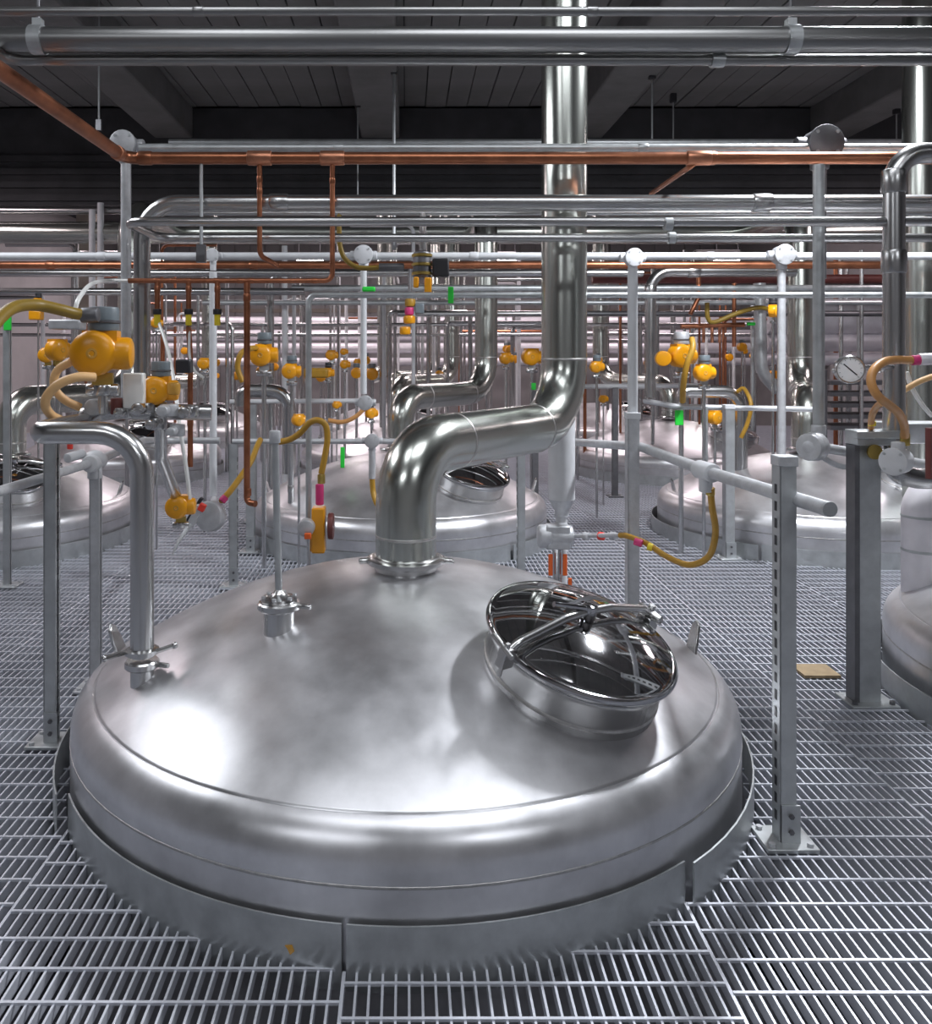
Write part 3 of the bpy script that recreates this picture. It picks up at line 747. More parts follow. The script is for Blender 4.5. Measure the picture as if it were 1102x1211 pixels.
for u, m in ((690, 'zinc_cast'), (708, 'red'), (722, 'zinc_cast')):
    MB().rcyl(P(u, 633.5, 4.25 - (u - 680) * .004), (1, -1, 0), .02, .028, .003, 12).build('coupler', m, vv)

# ------------------------------------------------------------------ right foreground: bent pipe, gauge, conduit boxes, hoses
rp = pipe('steel_pipe', 'tall steel pipe bending at the upper right corner down to the right tank', 'pipe', 'pipe_steel',
          [Vector((4.2, 3.45, P(0, 181, 3.45).z)), P(1057, 181, 3.45), P(1057, 560, 3.45), P(1085, 566, 3.45), P(1240, 566, 3.45)], 0.042, .12, n=22,
          couplings=[(P(1057, 215, 3.45), Z), (P(1057, 310, 3.45), Z)])
ip = thing('insulated_pipe', 'white insulated pipe standing on the tank at the right edge', 'pipe', P(1091, 700, 3.9))
MB().tube([P(1091, 715, 3.9), P(1091, 585, 3.9), P(1160, 570, 3.9)], 0.088, 24, .1).build('insulation', 'insul', ip)
for v in (610, 650): MB().lathe([(0.088, -.006), (0.0905, -.004), (0.0905, .004), (0.088, .006)], P(1091, v, 3.9), n=24).build('foil_band', 'galv', ip)
dp = thing('conduit_drop', 'galvanized conduit at right ending in a white frosted cast elbow box', 'pipe', P(968, 525, 3.5))
MB().tube([P(968, 505, 3.6), P(968, 195, 3.6)], .024, 18).build('conduit', 'galv', dp)
MB().rcyl(P(968, 515, 3.6) , Z, .03, .045, .004, 16).build('hub', 'zinc_cast', dp)
bc = P(963, 528, 3.55)
MB().ball(bc, .062, .9, 20, (-1, -.6, 0)).rcyl(bc, (-1, -.7, 0), .058, .05, .008, 20).build('elbow_box', 'zinc_cast', dp)
MB().tube([bc, P(995, 533, 3.58), P(1040, 541, 3.58), P(1110, 552, 3.56)], .021, 16, .05).build('side_conduit', 'zinc_cast', dp)
MB().tube(spline([P(972, 540, 3.56), P(985, 548, 3.58), P(1000, 552, 3.58), P(1030, 552, 3.58), P(1050, 556, 3.58), P(1110, 570, 3.6)]), .012, 12).build('lower_hose', 'white', dp)
b2 = conduit_box('junction_box', 'white cast box right of the dark post under the brown hose', P(1062, 545, 3.3), .05, 'white', None, face=(-.8, -.6, 0), arms=((.6, 1, 0), (0, 0, 1)), group=JB)
MB().rcyl(P(1070, 527, 3.3), Z, .018, .05, .004, 14).build('hose_ferrule', 'brass', b2)
ga = thing('pressure_gauge', 'round white dial gauge beside the brown hose at right', 'gauge', P(1003, 436, 3.2))
gc = P(1004, 437, 3.2); gf = Vector((-.25, -1, 0)).normalized()
MB().rcyl(gc - gf * .03, gf, .052, .045, .006, 32).build('case', 'steel', ga)
MB().lathe([(.052, 0), (.054, .004), (.050, .010), (.046, .010)], gc + gf * .012, gf, 32, cap=False).build('bezel', 'steel', ga)
fc = MB().cyl(gc + gf * .012, gf, .0465, .006, 32).build('dial_face', 'dial', ga)
Mg = Matrix((Vector((gf.y, -gf.x, 0)) * -1, Vector((0, 0, 1)), gf)).transposed()
MB().box(gc + gf * .019 , (.062, .004, .0015), Mg @ Matrix.Rotation(R(-42), 3, 'Z')).build('needle', 'black', ga)
for k in range(11):
    a = R(225 - 27 * k); q = Mg @ Vector((.039 * math.cos(a), .039 * math.sin(a), .0185))
    MB().box(gc + q, (.007, .0014, .001), Mg @ Matrix.Rotation(a, 3, 'Z')).build('tick', 'slate', fc)
MB().tube([gc - gf * .03, P(1020, 435, 3.22), P(1056, 434, 3.43)], .011, 12, .02).ball(P(1040, 434, 3.33), .022).build('gauge_stem', 'steel', ga)
MB().ball(P(987, 438, 3.22), .012).build('vent_plug', 'steel', ga)
h1 = pipe('hose', 'brown hose looping beside the gauge down to the white cast box', 'hose', 'hose_brown', spline([P(1078, 426, 3.1), P(1060, 425.5, 3.08), P(1045, 428, 3.05), P(1033, 438, 3.02), P(1030, 452, 3.0), P(1037, 467, 3.0), P(1050, 478, 3.05), P(1062, 488, 3.12), P(1069, 502, 3.22), P(1070, 517, 3.3)]), .0155, n=14)
MB().rcyl(P(1078, 426, 3.1), (1, 0, .02), .019, .03, .003, 14).build('magenta_band', 'magenta', h1)
MB().rcyl(P(1086, 425, 3.1), (1, 0, .02), .022, .12, .005, 16).build('hose_coupler', 'insul', h1)
h2 = pipe('hose', 'short brown hose curling into the dark post head at right', 'hose', 'hose_brown', spline([P(1043, 476, 3.2), P(1036, 482, 3.3), P(1031, 492, 3.38), P(1030, 506, 3.44)]), .013, n=12)
MB().rcyl(P(1031, 504, 3.42), Z, .015, .02, .003, 12).build('yellow_band', 'yellow', h2)
pipe('hose', 'tan hose slanting at the right edge behind the steel pipe', 'hose', 'hose_beige', spline([P(1068, 462, 3.6), P(1085, 452, 3.6), P(1104, 445, 3.6), P(1125, 440, 3.6)]), .013, n=12)
pipe('hose', 'pale tube sagging at the right edge behind the steel pipe', 'hose', 'clear_tube', spline([P(1072, 440, 3.7), P(1078, 458, 3.7), P(1090, 478, 3.7), P(1102, 492, 3.7)]), .010, n=10)
o = MB().box(P(1085, 511, 4.2), (.36, .16, .10)).build('cable_tray', 'galv', bevel=.005); tag(o, 'grey steel tray box at the right edge above the white pipe', 'tray')
pipe('oxide_pipe', 'red-brown vertical pipe at the right edge', 'pipe', 'oxide', [P(1098, 566, 3.05), P(1098, 506, 3.05)], .011)

# ------------------------------------------------------------------ actuated valves
AV = 'orange actuated valves'
def ground(x, y):
    for (cx, cy) in TANKS:
        r = math.hypot(x - cx, y - cy)
        if r < RT - .01: return (dome_z(r) if r < 1.07 else .2) - .02
    return -.02
def actuator(label, c, s, yaw=0.0, cap='slate', right=True, riser=None, detail=True, bowl=None, keep=False):
    """quarter-turn valve with an orange electric actuator; c = centre of the round cover, s = radius of the cover."""
    c = Vector(c); t = thing('valve_actuator', label, 'valve', c - Z * s * 2.6, AV)
    q = Matrix.Rotation(yaw, 3, 'Z'); f = q @ Vector((0, -1, 0)); x = q @ Vector((1, 0, 0))
    body = MB().rcyl(c - f * s * .9, f, s * .98, s * 1.0, s * .15, 28)
    body.rcyl(c + x * s * .35 - f * s * .45, x, s * .74, s * 1.25, s * .2, 24)
    body.box(c + Z * s * .75 - f * s * .45 + x * s * .25, (s * 1.5, s * 1.0, s * .55), q)
    body.build('actuator_body', 'orange', t)
    cv = MB().lathe([(s, 0), (s * 1.03, s * .05), (s * .98, s * .16), (s * .75, s * .30), (s * .4, s * .38), (1e-6, s * .40)], c + f * s * .08, f, 28).build('round_cover', 'orange', t)
    MB().lathe([(s * .24, 0), (s * .24, s * .06), (s * .15, s * .07), (s * .10, s * .03), (1e-6, s * .03)], c + f * s * .44, f, 16).build('centre_plug', 'amber', cv)
    if detail:
        for k in range(6):
            a = R(60 * k + 30); M = frame_of(f)
            MB().cyl(c + M @ Vector((s * .93 * math.cos(a), s * .93 * math.sin(a), s * .16)), f, s * .06, s * .05, 6).build('cover_screw', 'brass', cv)
    if cap:
        top = c + Z * s * 1.0 - f * s * .45 + x * s * .35
        cp = MB().rcyl(top, Z, s * .66, s * 1.1, s * .1, 24).build('switch_box', cap, t)
        MB().lathe([(s * .66, 0), (s * .72, s * .03), (s * .72, s * .12), (s * .66, s * .15)], top + Z * s * .35, n=24).build('box_band', 'dark_steel', cp)
    st = MB().box(c - Z * s * 1.15 - f * s * .45 + x * s * .3, (s * .9, s * .3, s * .55), q).build('yoke', 'brass' if detail else 'galv', t)
    o0 = c - f * s * .45 + x * s * .3
    zb = riser if keep else ground(o0.x, o0.y)
    MB().rcyl(o0 - Z * s * 1.9, Z, s * .45, s * .5, s * .08, 18).rcyl(o0 - Z * s * 1.65 - x * s * .7, x, s * .3, s * 1.4, s * .05, 16).build('valve_body', 'steel', t)
    MB().tube([o0 - Z * s * 1.8, Vector((o0.x, o0.y, zb))], s * .22, 12).build('riser_pipe', 'steel', t)
    if bowl: MB().rcyl(c + x * s * 1.3 - Z * s * .3, Z, s * .5, s * .9, s * .2, 18).build('filter_bowl', bowl, t)
    return t
a1 = actuator('large orange actuator with a grey switch box at left', P(111, 418, 2.95), .078, 0.15, riser=P(0, 490, 2.95).z, keep=True)
a2 = actuator('smaller orange actuator beside the large one with an amber bowl', P(183, 462, 3.15), .052, 0.1, bowl='amber', riser=P(0, 490, 3.17).z, keep=True)
MB().box(P(159, 462, 3.1), (.075, .04, .13)).build('clear_guard', 'clear_tube', a2, bevel=.006)
MB().box(P(218, 433, 3.1), (.055, .05, .05)).build('solenoid', 'black', a2, bevel=.006)
# valve manifold under the two actuators
mf = thing('valve_manifold', 'cluster of steel fittings under the two large orange actuators', 'valve', P(150, 495, 3.15))
MB().tube([P(95, 492, 3.15), P(140, 486, 3.15), P(250, 488, 3.2)], .03, 16, .03).build('manifold_pipe', 'steel', mf)
for i, (u, v, r) in enumerate([(120, 480, .05), (150, 486, .03), (172, 482, .04), (200, 484, .035), (225, 486, .035), (186, 500, .03), (210, 508, .028)]):
    MB().rcyl(P(u, v + 8, 3.15), (0, 0, 1), r, .045, .006, 16).rcyl(P(u, v, 3.15) - Y * .05, (0, -1, 0), r * .6, .05, .005, 14).build('fitting', 'steel' if i % 3 else 'zinc_cast', mf)
MB().rcyl(P(138, 490, 3.1), Z, .022, .06, .004, 14).build('brown_cap', 'oxide', mf)
MB().tube([P(190, 490, 3.15), P(190, 540, 3.2), P(208, 588, 3.42)], .024, 14, .03).build('drain_pipe', 'steel', mf)
pipe('hose', 'beige hose looping left of the large orange actuator', 'hose', 'hose_beige', spline([P(112, 446, 2.86), P(92, 446, 2.82), P(70, 454, 2.8), P(56, 468, 2.8), P(54, 481, 2.82), P(62, 492, 2.88), P(76, 498, 2.95)]), .0155, n=12)
pipe('hose', 'inner beige hose behind the looping hose at left', 'hose', 'hose_beige', spline([P(84, 428, 3.0), P(70, 436, 3.0), P(64, 448, 3.0), P(66, 462, 3.0), P(78, 474, 3.02), P(95, 482, 3.05)]), .015, n=12)
h3 = pipe('hose', 'thick dark olive hose running left from the grey switch box', 'hose', 'hose_dark', spline([P(108, 373, 2.88), P(90, 371, 2.85), P(70, 366, 2.8), P(45, 361, 2.75), P(22, 362, 2.65), P(5, 371, 2.55), P(-12, 392, 2.45), P(-25, 430, 2.4)]), .0195, n=14)
MB().rcyl(P(96, 373, 2.87), (1, 0, .05), .026, .06, .005, 14).build('hose_ferrule', 'dark_steel', h3)
a3 = actuator('orange actuator partly hidden behind the looping beige hose', P(70, 414, 4.3), .055, 1.2, cap=None, riser=.9)
MB().box(P(80, 384, 4.3), (.16, .1, .05)).build('top_box', 'zinc_cast', a3, bevel=.008)
a3b = actuator('small orange actuator at far left before the beige wall', P(54, 420, 5.2), .045, 0.4, cap=None, riser=.8)
a4 = actuator('small orange double valve over the dark olive hose at far left', P(43, 358, 6.4), .035, 0.2, cap='black', riser=P(0, 376, 6.4).z)
MB().box(P(43, 373, 6.4), (.09, .08, .07)).build('lower_body', 'orange', a4, bevel=.01)
# round orange valve and the grey disc
a5 = actuator('round orange valve hanging left of the grey disc valve', P(209, 600, 3.4), .045, 0.1, cap=None, riser=.72, keep=True)
dv = thing('disc_valve', 'grey disc valve with a long lever and red clip at left', 'valve', P(250, 612, 4.0))
MB().rcyl(P(250, 612, 4.0) + Y * .05, (-.3, -1, .1), .072, .06, .01, 28).build('disc_body', 'zinc_cast', dv)
MB().tube([P(252, 605, 4.05), P(253, 590, 5.28)], .02, 14).build('back_pipe', 'zinc_cast', dv)
MB().box(P(231, 610, 3.9), (.035, .03, .11), Matrix.Rotation(R(28), 3, 'Y')).build('actuator_tube', 'zinc_cast', dv, bevel=.006)
MB().box(P(239, 600, 3.88), (.03, .03, .035), Matrix.Rotation(R(28), 3, 'Y')).build('red_clip', 'red', dv, bevel=.004)
MB().box(P(228, 606, 3.92), (.016, .03, .16), Matrix.Rotation(R(32), 3, 'Y')).build('dark_handle', 'black', dv, bevel=.004)
MB().tube([P(225, 620, 3.85), P(211, 640, 3.8), P(204, 656, 3.78)], [.012, .008, .004], 10).build('lever', 'galv', dv)
hy = pipe('hose', 'yellow hose slanting up from the grey disc valve', 'hose', 'ochre', spline([P(262, 592, 4.05), P(272, 581, 4.15), P(286, 562, 4.3), P(297, 545, 4.4), P(304, 528, 4.5), P(308, 520, 4.55)]), .0155, n=12)
MB().rcyl(P(262, 593, 4.04), (.5, .3, .6), .018, .03, .003, 12).build('pink_band', 'magenta', hy)
hh = pipe('hose', 'yellow hose arching over the orange valve box behind the foreground tank', 'hose', 'ochre', spline([P(327, 523, 4.5), P(342, 520, 4.5), P(355, 512, 4.45), P(366, 500, 4.42), P(376, 497, 4.4), P(385, 503, 4.4), P(387, 520, 4.4), P(384, 540, 4.4), P(380, 560, 4.4)]), .0165, n=12)
MB().rcyl(P(380, 572, 4.4), Z, .02, .05, .004, 12).build('hose_ferrule', 'brass', hh)
# orange valve box on the vertical pipe
vb = thing('valve_box', 'upright orange valve box with a round knob behind the foreground tank', 'valve', P(377, 650, 4.5))
MB().box(P(377, 626, 4.5), (.07, .09, .24)).build('box_body', 'orange', vb, bevel=.008)
MB().rcyl(P(388, 622, 4.5), X, .07, .03, .008, 22).build('side_disc', 'oxide', vb)
MB().rcyl(P(363, 622, 4.45), (0, -1, 0), .045, .07, .01, 20).build('round_knob', 'zinc_cast', vb)
MB().box(P(364, 634, 4.36), (.035, .02, .03)).build('red_label', 'orange_red', vb, bevel=.004)
MB().rcyl(P(378, 597, 4.5), Z, .022, .11, .005, 14).build('red_coupler', 'magenta', vb)
MB().tube([P(366, 630, 4.5), Vector((P(366, 0, 4.5).x, 4.5, -.02))], .014, 10).build('riser_pipe', 'steel', vb)
# midground actuators
actuator('round orange actuator just right of the copper riser', P(308, 420, 5.6), .072, 0.1, riser=.95, detail=False)
actuator('small orange actuator with a block to its left under the copper cluster', P(342, 439, 6.2), .055, 0.1, cap='slate', riser=.95, detail=False)
a6 = actuator('wide orange actuator between the copper cluster and the white drop', P(386, 441, 7.6), .045, 0.0, cap='black', riser=.9, detail=False)
MB().box(P(374, 441, 7.6), (.22, .1, .09)).build('gear_box', 'ochre', a6, bevel=.02)
actuator('little orange actuator hung left of the white drop', P(391, 420, 8.6), .05, 0.3, cap=None, riser=1.0, detail=False)
actuator('little orange actuator, upper of the pair beside the white drop', P(406, 416, 9.4), .035, 0.3, cap=None, riser=1.0, detail=False)
actuator('little orange actuator, lower of the pair beside the white drop', P(407, 431, 9.2), .045, 0.3, cap=None, riser=.9, detail=False)
actuator('little orange actuator right of the wide orange one', P(422, 428, 9.8), .035, 0.3, cap=None, riser=.9, detail=False)
actuator('small orange valve on the slanting rail end', P(353, 497, 5.4), .038, 0.6, cap=None, riser=.7, detail=False)
actuator('small orange valve over the tank behind, left of the big duct', P(439, 489, 6.6), .04, 0.6, cap=None, riser=.6, detail=False)
actuator('tiny orange valve over the yellow arching hose', P(398, 479, 7.0), .03, 0.6, cap=None, riser=.6, detail=False)
actuator('orange actuator left of the big duct on the far white post', P(628, 422, 8.6), .085, 0.3, cap=None, riser=.8, detail=False)
actuator('orange actuator half hidden by the second duct', P(598, 424, 9.0), .06, 0.3, cap=None, riser=.8, detail=False)
actuator('orange actuator just right of the big duct', P(705, 434, 7.4), .05, 0.2, cap='slate', riser=.9, detail=False)
a7 = actuator('large orange actuator over the right tank behind the rail', P(806, 421, 6.0), .082, 0.35, cap='zinc_cast', riser=.9, detail=False)
MB().rcyl(P(783, 424, 6.0), (-.2, -1, 0), .055, .10, .012, 20).build('left_cylinder', 'orange', a7)
actuator('round orange actuator lower right of the large one over the right tank', P(832, 441, 5.8), .058, 0.2, cap='slate', riser=.85, detail=False)
actuator('orange valve half hidden behind the right rail post', P(847, 494, 6.6), .055, 0.6, cap=None, riser=.6, detail=False)
actuator('small orange valve low behind the thin far rail', P(713, 472, 8.0), .035, 0.2, cap=None, riser=.6, detail=False)
actuator('tall orange and black valve beside the long white drop', P(917, 368, 6.0), .045, 0.9, cap='black', riser=P(0, 395, 6.0).z, detail=False)
actuator('tiny orange valve beside the second left copper outlet', P(240, 430, 6.8), .045, 0.3, cap=None, riser=.8, detail=False)
actuator('small orange valve behind the leftmost copper outlet', P(184, 382, 6.2), .035, 0.5, cap='ochre', riser=.8, detail=False)
actuator('tiny orange valve left of the round midground actuator', P(243, 433, 8.2), .03, 0.5, cap=None, riser=.8, detail=False)
# hanging black-and-brass valve with orange feet
hv = thing('control_valve', 'black and brass control valve hanging under the U-shaped pipe', 'valve', P(499, 340, 4.7))
MB().rcyl(P(499, 330, 4.7), Z, .05, .15, .012, 22).build('barrel', 'dark_steel', hv)
for dz in (.02, .07, .12): MB().lathe([(.05, 0), (.058, .004), (.058, .016), (.05, .02)], P(499, 330, 4.7) + Z * dz, n=22).build('barrel_rib', 'brass', hv)
MB().box(P(521, 317, 4.7), (.09, .08, .1)).build('black_coil', 'black', hv, bevel=.008)
MB().box(P(492, 334, 4.64), (.03, .04, .06)).build('orange_foot', 'orange', hv, bevel=.008); MB().box(P(506, 338, 4.64), (.04, .04, .09)).build('orange_foot', 'orange', hv, bevel=.008)
MB().tube([P(500, 296, 4.7), P(500, 252, 4.7)], .02, 12).build('top_nipple', 'steel', hv)
hvh = pipe('hose', 'dark hose curving from the black control valve up past the white junction box', 'hose', 'hose_dark', spline([P(478, 316, 4.7), P(460, 315, 4.7), P(440, 317, 4.7), P(422, 316, 4.7), P(408, 306, 4.7), P(402, 290, 4.7), P(401, 270, 4.7), P(401, 252, 4.7)]), .014, n=12)
MB().rcyl(P(448, 316, 4.7), X, .022, .14, .006, 14).build('dark_sleeve', 'dark_steel', hvh)
h4 = thing('control_valve', 'orange and pink valve stack hanging below the black control valve', 'valve', P(483, 396, 6.4))
for i, (u, v, m, r) in enumerate([(485, 358, 'ochre', .04), (484, 368, 'magenta', .035), (484, 378, 'orange', .045), (479, 391, 'orange', .042)]):
    MB().rcyl(P(u, v, 6.4) - Z * .03, Z, r, .06, .012, 16).build('valve_segment', m, h4)
MB().box(P(496, 365, 6.4), (.07, .06, .08)).build('side_coil', 'slate', h4, bevel=.01)
MB().tube([P(485, 358, 6.4), P(485, 346, 6.4), P(485, 313.5, 6.3)], .015, 10).build('hanger_pipe', 'steel', h4)

# ------------------------------------------------------------------ green tags
def green_tag(label, c, s, name='valve_tag'):
    tag(MB().box(c, s).build(name, 'green', origin=c, bevel=min(s) * .3), label, 'tag', 'green tags on the pipework')
green_tag('green marker wrapped on the white drop below the junction box', P(436, 342, 5.44), (.085, .03, .032))
green_tag('pointed green tag hanging right of the black control valve', P(533, 349, 4.575), (.03, .012, .09))
green_tag('upright green tag above the tank behind the foreground', P(405, 541, 6.1), (.03, .012, .15))
green_tag('rectangular green tag hanging from the right rail', P(803, 494, 5.95), (.058, .012, .105))
green_tag('small green tag on the copper manifold at right', P(888, 383, 7.6), (.075, .03, .03))
green_tag('small dark green tag on the far left post', P(9, 381, 5.165), (.046, .012, .10))
green_tag('little green tag left of the big duct under the far orange actuator', P(631, 457, 8.6), (.045, .012, .07))

# ------------------------------------------------------------------ more midground lines over the tanks
pipe('steel_riser', 'steel pipe arch standing over the tank behind, left of the probe line', 'pipe', 'pipe_steel', [P(342, 560, 6.3), P(342, 462, 6.3), P(285, 462, 6.3), P(285, 480, 6.3)], .05, .14, n=16)
pipe('steel_riser', 'steel pipe arch standing over the right tank behind the rail', 'pipe', 'pipe_steel', [P(876, 560, 6.6), P(876, 463, 6.6), P(806, 463, 6.6), P(806, 480, 6.6)], .05, .14, n=16)
pipe('steel_riser', 'twin-looking thin steel riser on the left flank of the tank behind', 'pipe', 'steel', [P(344, 595, 6.1), P(344, 480, 6.1)], .022, n=12, couplings=[(P(344, 578, 6.1), Z)])
cm = pipe('copper_manifold', 'reddish copper manifold with three drops over the right tank', 'pipe', 'copper', [P(805, 386, 7.6), P(880, 384, 7.6)], .022)
for u in (832, 842, 851): MB().tube([P(u, 385, 7.6), P(u, 405, 7.6)], .014, 10).build('copper_outlet', 'copper_tee', cm)
pipe('copper_riser', 'copper riser with a joint right of the reddish manifold', 'pipe', 'copper', [P(868, 335, 7.6), P(868, 410, 7.6)], .018, couplings=[(P(868, 345, 7.6), Z)])
pipe('copper_riser', 'copper riser with a joint left of the reddish manifold', 'pipe', 'copper', [P(826, 322, 7.6), P(826, 352, 7.6), P(816, 372, 7.6)], .02, .03, couplings=[(P(826, 340, 7.6), Z)])
pipe('hose', 'dark yellow hose draped under the right steel pipes', 'hose', 'hose_dark', spline([P(836, 358, 7.4), P(837, 376, 7.4), P(845, 381, 7.4), P(870, 371, 7.4), P(895, 364, 7.4), P(912, 366, 7.3)]), .02, n=10)
pipe('hose', 'yellow hose hanging over the large orange actuator at right', 'hose', 'ochre', spline([P(818, 400, 5.8), P(819, 412, 5.75), P(812, 432, 5.75), P(808, 455, 5.8), P(807, 475, 5.9)]), .02, n=10)
pipe('hose', 'thin orange hose looping left of the copper riser', 'hose', 'ochre', spline([P(303, 412, 5.58), P(297, 412, 5.45), P(285, 418, 5.4), P(281, 435, 5.4), P(287, 452, 5.4)]), .018, n=10)
pipe('hose', 'thin yellow hose loop behind the right rail post', 'hose', 'ochre', spline([P(872, 463, 6.55), P(880, 460, 6.5), P(888, 478, 6.4), P(884, 500, 6.4), P(876, 518, 6.4)]), .016, n=10)
pipe('hose', 'brown hose slanting up left of the big duct past the red coupler', 'hose', 'hose_brown', spline([P(388, 497, 6.6), P(405, 499, 6.6), P(420, 493, 6.6), P(432, 482, 6.6)]), .018, n=10)
pipe('steel_riser', 'grey pipe with a swept foot behind the long white drop', 'pipe', 'galv', [P(898, 335, 8.6), P(900, 440, 8.6), P(920, 462, 8.6)], .06, .25, n=14)
pipe('steel_riser', 'thin vertical tube hanging to the white tee of the right handrail', 'pipe', 'galv', [P(835, 481, 5.94), P(835, 552, 5.94)], .012, n=8)
pipe('exhaust_duct', 'brownish vertical duct left of the second bent duct', 'duct', 'duct', [P(440, 445, 12.8), P(455, 440, 12.8), Vector((-.32, 12.8, 4.31))], .115, .2, n=20)

# ------------------------------------------------------------------ far background: insulated ducts, racks, thicket of risers, lamps
IN = 'insulated ducts along the far walls'
for i, (v, px, y, l) in enumerate([(381, 13, 17.5, 'highest'), (397, 14, 17.3, 'second'), (412, 13, 17.1, 'third'), (428, 10, 17.0, 'lowest')]):
    o = cross('far white insulated duct along the end wall, %s of the four' % l, v, y, px, 'insul', name='insulated_duct', cat='duct', group=IN)
for i, (v, px, y, l) in enumerate([(375, 42, 10.4, 'thick upper'), (405, 22, 10.4, 'middle'), (424, 14, 10.4, 'lower')]):
    cross('white insulated duct behind the right conduit drop, %s one' % l, v, y, px, 'insul', u0=905, name='insulated_duct', cat='duct', group=IN)
rk = thing('steel_rack', 'dark slatted steel rack behind the gauge', 'rack', P(1015, 520, 9.4))
for k in range(5): MB().box(P(1020, 452 + k * 13, 9.4), (.95, .5, .045)).build('shelf', 'dark_steel', rk)
for u in (975, 1066): MB().box(Vector((P(u, 0, 9.15).x, 9.15, .63)), (.04, .04, 1.26)).build('upright', 'dark_steel', rk)
def zone(u):
    for lim, w in ((130, 'at far left'), (230, 'behind the copper outlets'), (300, 'behind the left white post'), (365, 'behind the copper riser'), (440, 'left of the white drop'),
                   (560, 'behind the second duct'), (640, 'left of the big duct'), (750, 'right of the big duct'), (860, 'behind the right manifold'), (960, 'behind the long drop'), (3000, 'behind the gauge')):
        if u < lim: return w
DUCTS = [(.74, 7.8), (.62, 11.37), (.52, 14.97), (-2.49, 7.67), (3.65, 7.82), (-2.62, 11.27), (2.6, 11.32), (-.32, 12.8)]
def near_duct(x, y):
    return any(math.hypot(x - a, y - b) < .22 for a, b in DUCTS) or (8.9 < y < 9.45)
random.seed(11)
kinds = [('far_riser', 'thin steel riser in the far thicket of pipes', 'pipe_steel', .016, .03), ('far_white_riser', 'thin white riser in the far thicket of pipes', 'white', .018, .03), ('far_copper_riser', 'thin copper riser in the far thicket of pipes', 'copper', .014, .022)]
for i in range(120):
    nm, lb, m, ra_, rb_ = kinds[random.choices((0, 1, 2), (5, 2.2, 1.8))[0]]
    y = random.uniform(8.6, 16.2)
    x = random.uniform(-5.6, 6.2)
    u = U0 + F * x / y
    if any(math.hypot(x - cx, y - cy) < 0.25 for cx, cy in TANKS): continue
    if near_duct(x, y): continue
    z1 = random.uniform(1.8, 3.0)
    onT = any(math.hypot(x - cx, y - cy) < RT for cx, cy in TANKS)
    random.choice((0, 1)); z0 = ground(x, y)
    r = random.uniform(ra_, rb_)
    pts = [Vector((x, y, z0)), Vector((x, y, z1))]
    if random.random() < .45: pts.append(Vector((x + random.choice((-1, 1)) * random.uniform(.3, .9), y, z1)))
    tag(MB().tube(pts, r, 8, .08).build(nm, m, origin=pts[0]), lb.split(' in the')[0] + (' bent at the top ' if len(pts) > 2 else ' ') + zone(u), 'pipe', lb.replace('thin', 'the').replace(' riser', ' risers'))
for i in range(26):
    y = random.uniform(8.8, 16.0); x = random.uniform(-4.6, 5.6)
    z = random.uniform(1.5, 2.5); w = random.uniform(.5, 1.8)
    if near_duct(x - w / 2, y) or near_duct(x + w / 2, y) or any(abs(y - b) < .2 and abs(x - a) < w / 2 + .2 for a, b in DUCTS): continue
    m = random.choice(('pipe_steel', 'copper', 'white', 'pipe_steel', 'galv'))
    o = MB().tube([Vector((x - w / 2, y, ground(x - w / 2, y))), Vector((x - w / 2, y, z)), Vector((x + w / 2, y, z)), Vector((x + w / 2, y, ground(x + w / 2, y)))], random.uniform(.012, .026), 8, .06).build('far_bent_pipe', m)
    tag(o, {'pipe_steel': 'short steel', 'copper': 'short copper', 'white': 'short white', 'galv': 'short grey'}[m] + ' bridge-shaped pipe ' + zone(U0 + F * x / y), 'pipe', 'short bent pipes in the far thicket')
for i in range(32):
    y = random.uniform(9.5, 15.5); u = random.uniform(200, 960); c = P(u, random.uniform(408, 448), y)
    s = random.uniform(.05, .075)
    t = thing('far_valve', 'tiny far orange valve ' + zone(u), 'valve', c - Z * s * 2, 'tiny orange valves in the far thicket')
    MB().rcyl(c + Y * s, -Y, s, s * 1.6, s * .3, 14).build('actuator_body', 'orange', t)
    MB().rcyl(c + Z * s * .9 + Y * s * .3, Z, s * .6, s * .8, s * .1, 12).build('switch_box', 'slate', t)
    MB().tube([c, Vector((c.x, c.y, ground(c.x, c.y)))], s * .25, 8).build('riser_pipe', 'steel', t)
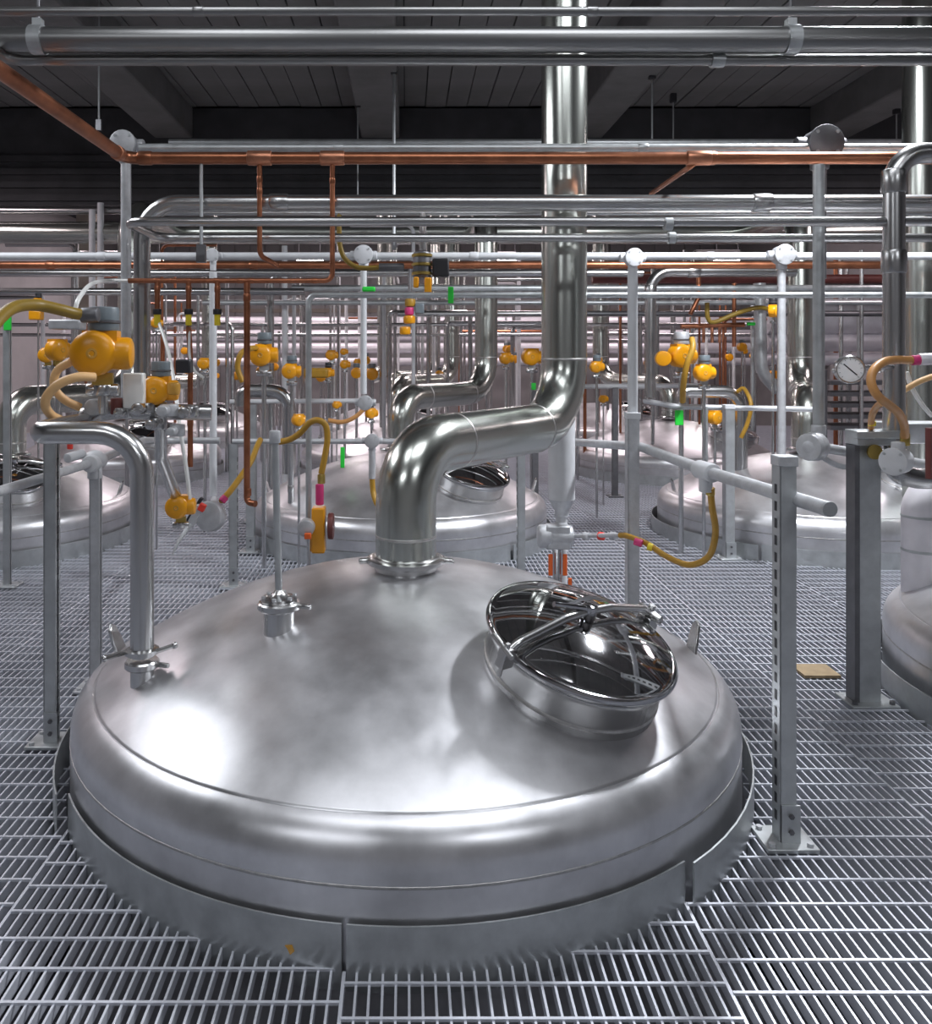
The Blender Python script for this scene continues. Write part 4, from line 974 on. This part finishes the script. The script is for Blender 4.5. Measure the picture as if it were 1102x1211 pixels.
# lamps
def lamp(label, c, w):
    t = thing('hall_lamp', label, 'lamp', c, 'hall lamps')
    MB().box(c + Z * .05, (w + .04, .22, .06)).build('housing', 'zinc_cast', t, bevel=.01)
    MB().box(c, (w, .18, .04)).build('diffuser', 'lamp_glow', t, bevel=.008)
    for s in (-1, 1): MB().cyl(c + Z * .07 + X * s * w * .4, Z, .006, 4.3 - c.z - .07, 6).build('hanger_rod', 'dark_steel', t)
lamp('bright lamp glaring just left of the big duct', P(600, 306, 13.4), .30)
lamp('glowing lamp seen between the two copper drops', P(366, 306, 13.4), .42)
lamp('far lamp at left beyond the overhead pipes', P(176, 306, 13.4), .42)
lamp('far lamp at right beyond the overhead pipes', P(860, 306, 13.4), .42)
# hanger rods from the beams
HG = 'hanger rods from the ceiling beams'
for u, v0, v1, y, l in ((117, -24, 148, 6.4, 'thin hanger rod left of the left ceiling beam'), (423, 122, 250, 8.5, 'hanger rod with a black clip on the middle ceiling beam'),
                        (466, 82, 290, 7.5, 'slotted hanger strut right of the middle ceiling beam'), (771, 88, 182, 7.58, 'hanger rod with a black clip on the right ceiling beam'),
                        (796, 116, 178, 8.3, 'shorter hanger rod right of the clipped one'), (1060, 130, 172, 8.6, 'hanger rod at far right under the beam'), (238, 190, 300, 3.8, 'thin rod hanging from the copper main')):
    t = thing('hanger_rod', l, 'rod', P(u, v1, y), HG)
    top = P(u, v0, y)
    r = .016 if u == 466 else .008
    MB().tube([P(u, v1, y), top], r, 8).build('rod', 'galv', t)
    if v0 != 190: MB().box(top, (.06, .06, .09)).build('beam_clip', 'black', t, bevel=.01)
    MB().box(P(u, v1, y), (.04, .03, .08)).build('stirrup', 'dark_steel', t)

# ------------------------------------------------------------------ tell look-alikes of one label apart by their order in the row
by = {}
for o in list(scn.objects):
    if o.parent is None and o.get('label'): by.setdefault(o['label'], []).append(o)
def centre_u(o):
    q = Vector(o.location)
    return U0 + F * q.x / max(q.y, .1)
for lab, os_ in by.items():
    if len(os_) < 2: continue
    os_.sort(key=centre_u)
    n = len(os_)
    words = {2: ['left of the two', 'right of the two'], 3: ['leftmost', 'middle one', 'rightmost']}.get(n) or ['leftmost', 'second from left', 'third from left', 'fourth from left', 'fifth from left', 'sixth from left', 'seventh from left'][:n - 1] + ['rightmost']
    if len(words) < n: continue
    for o, w in zip(os_, words): o['label'] = lab + ', ' + w
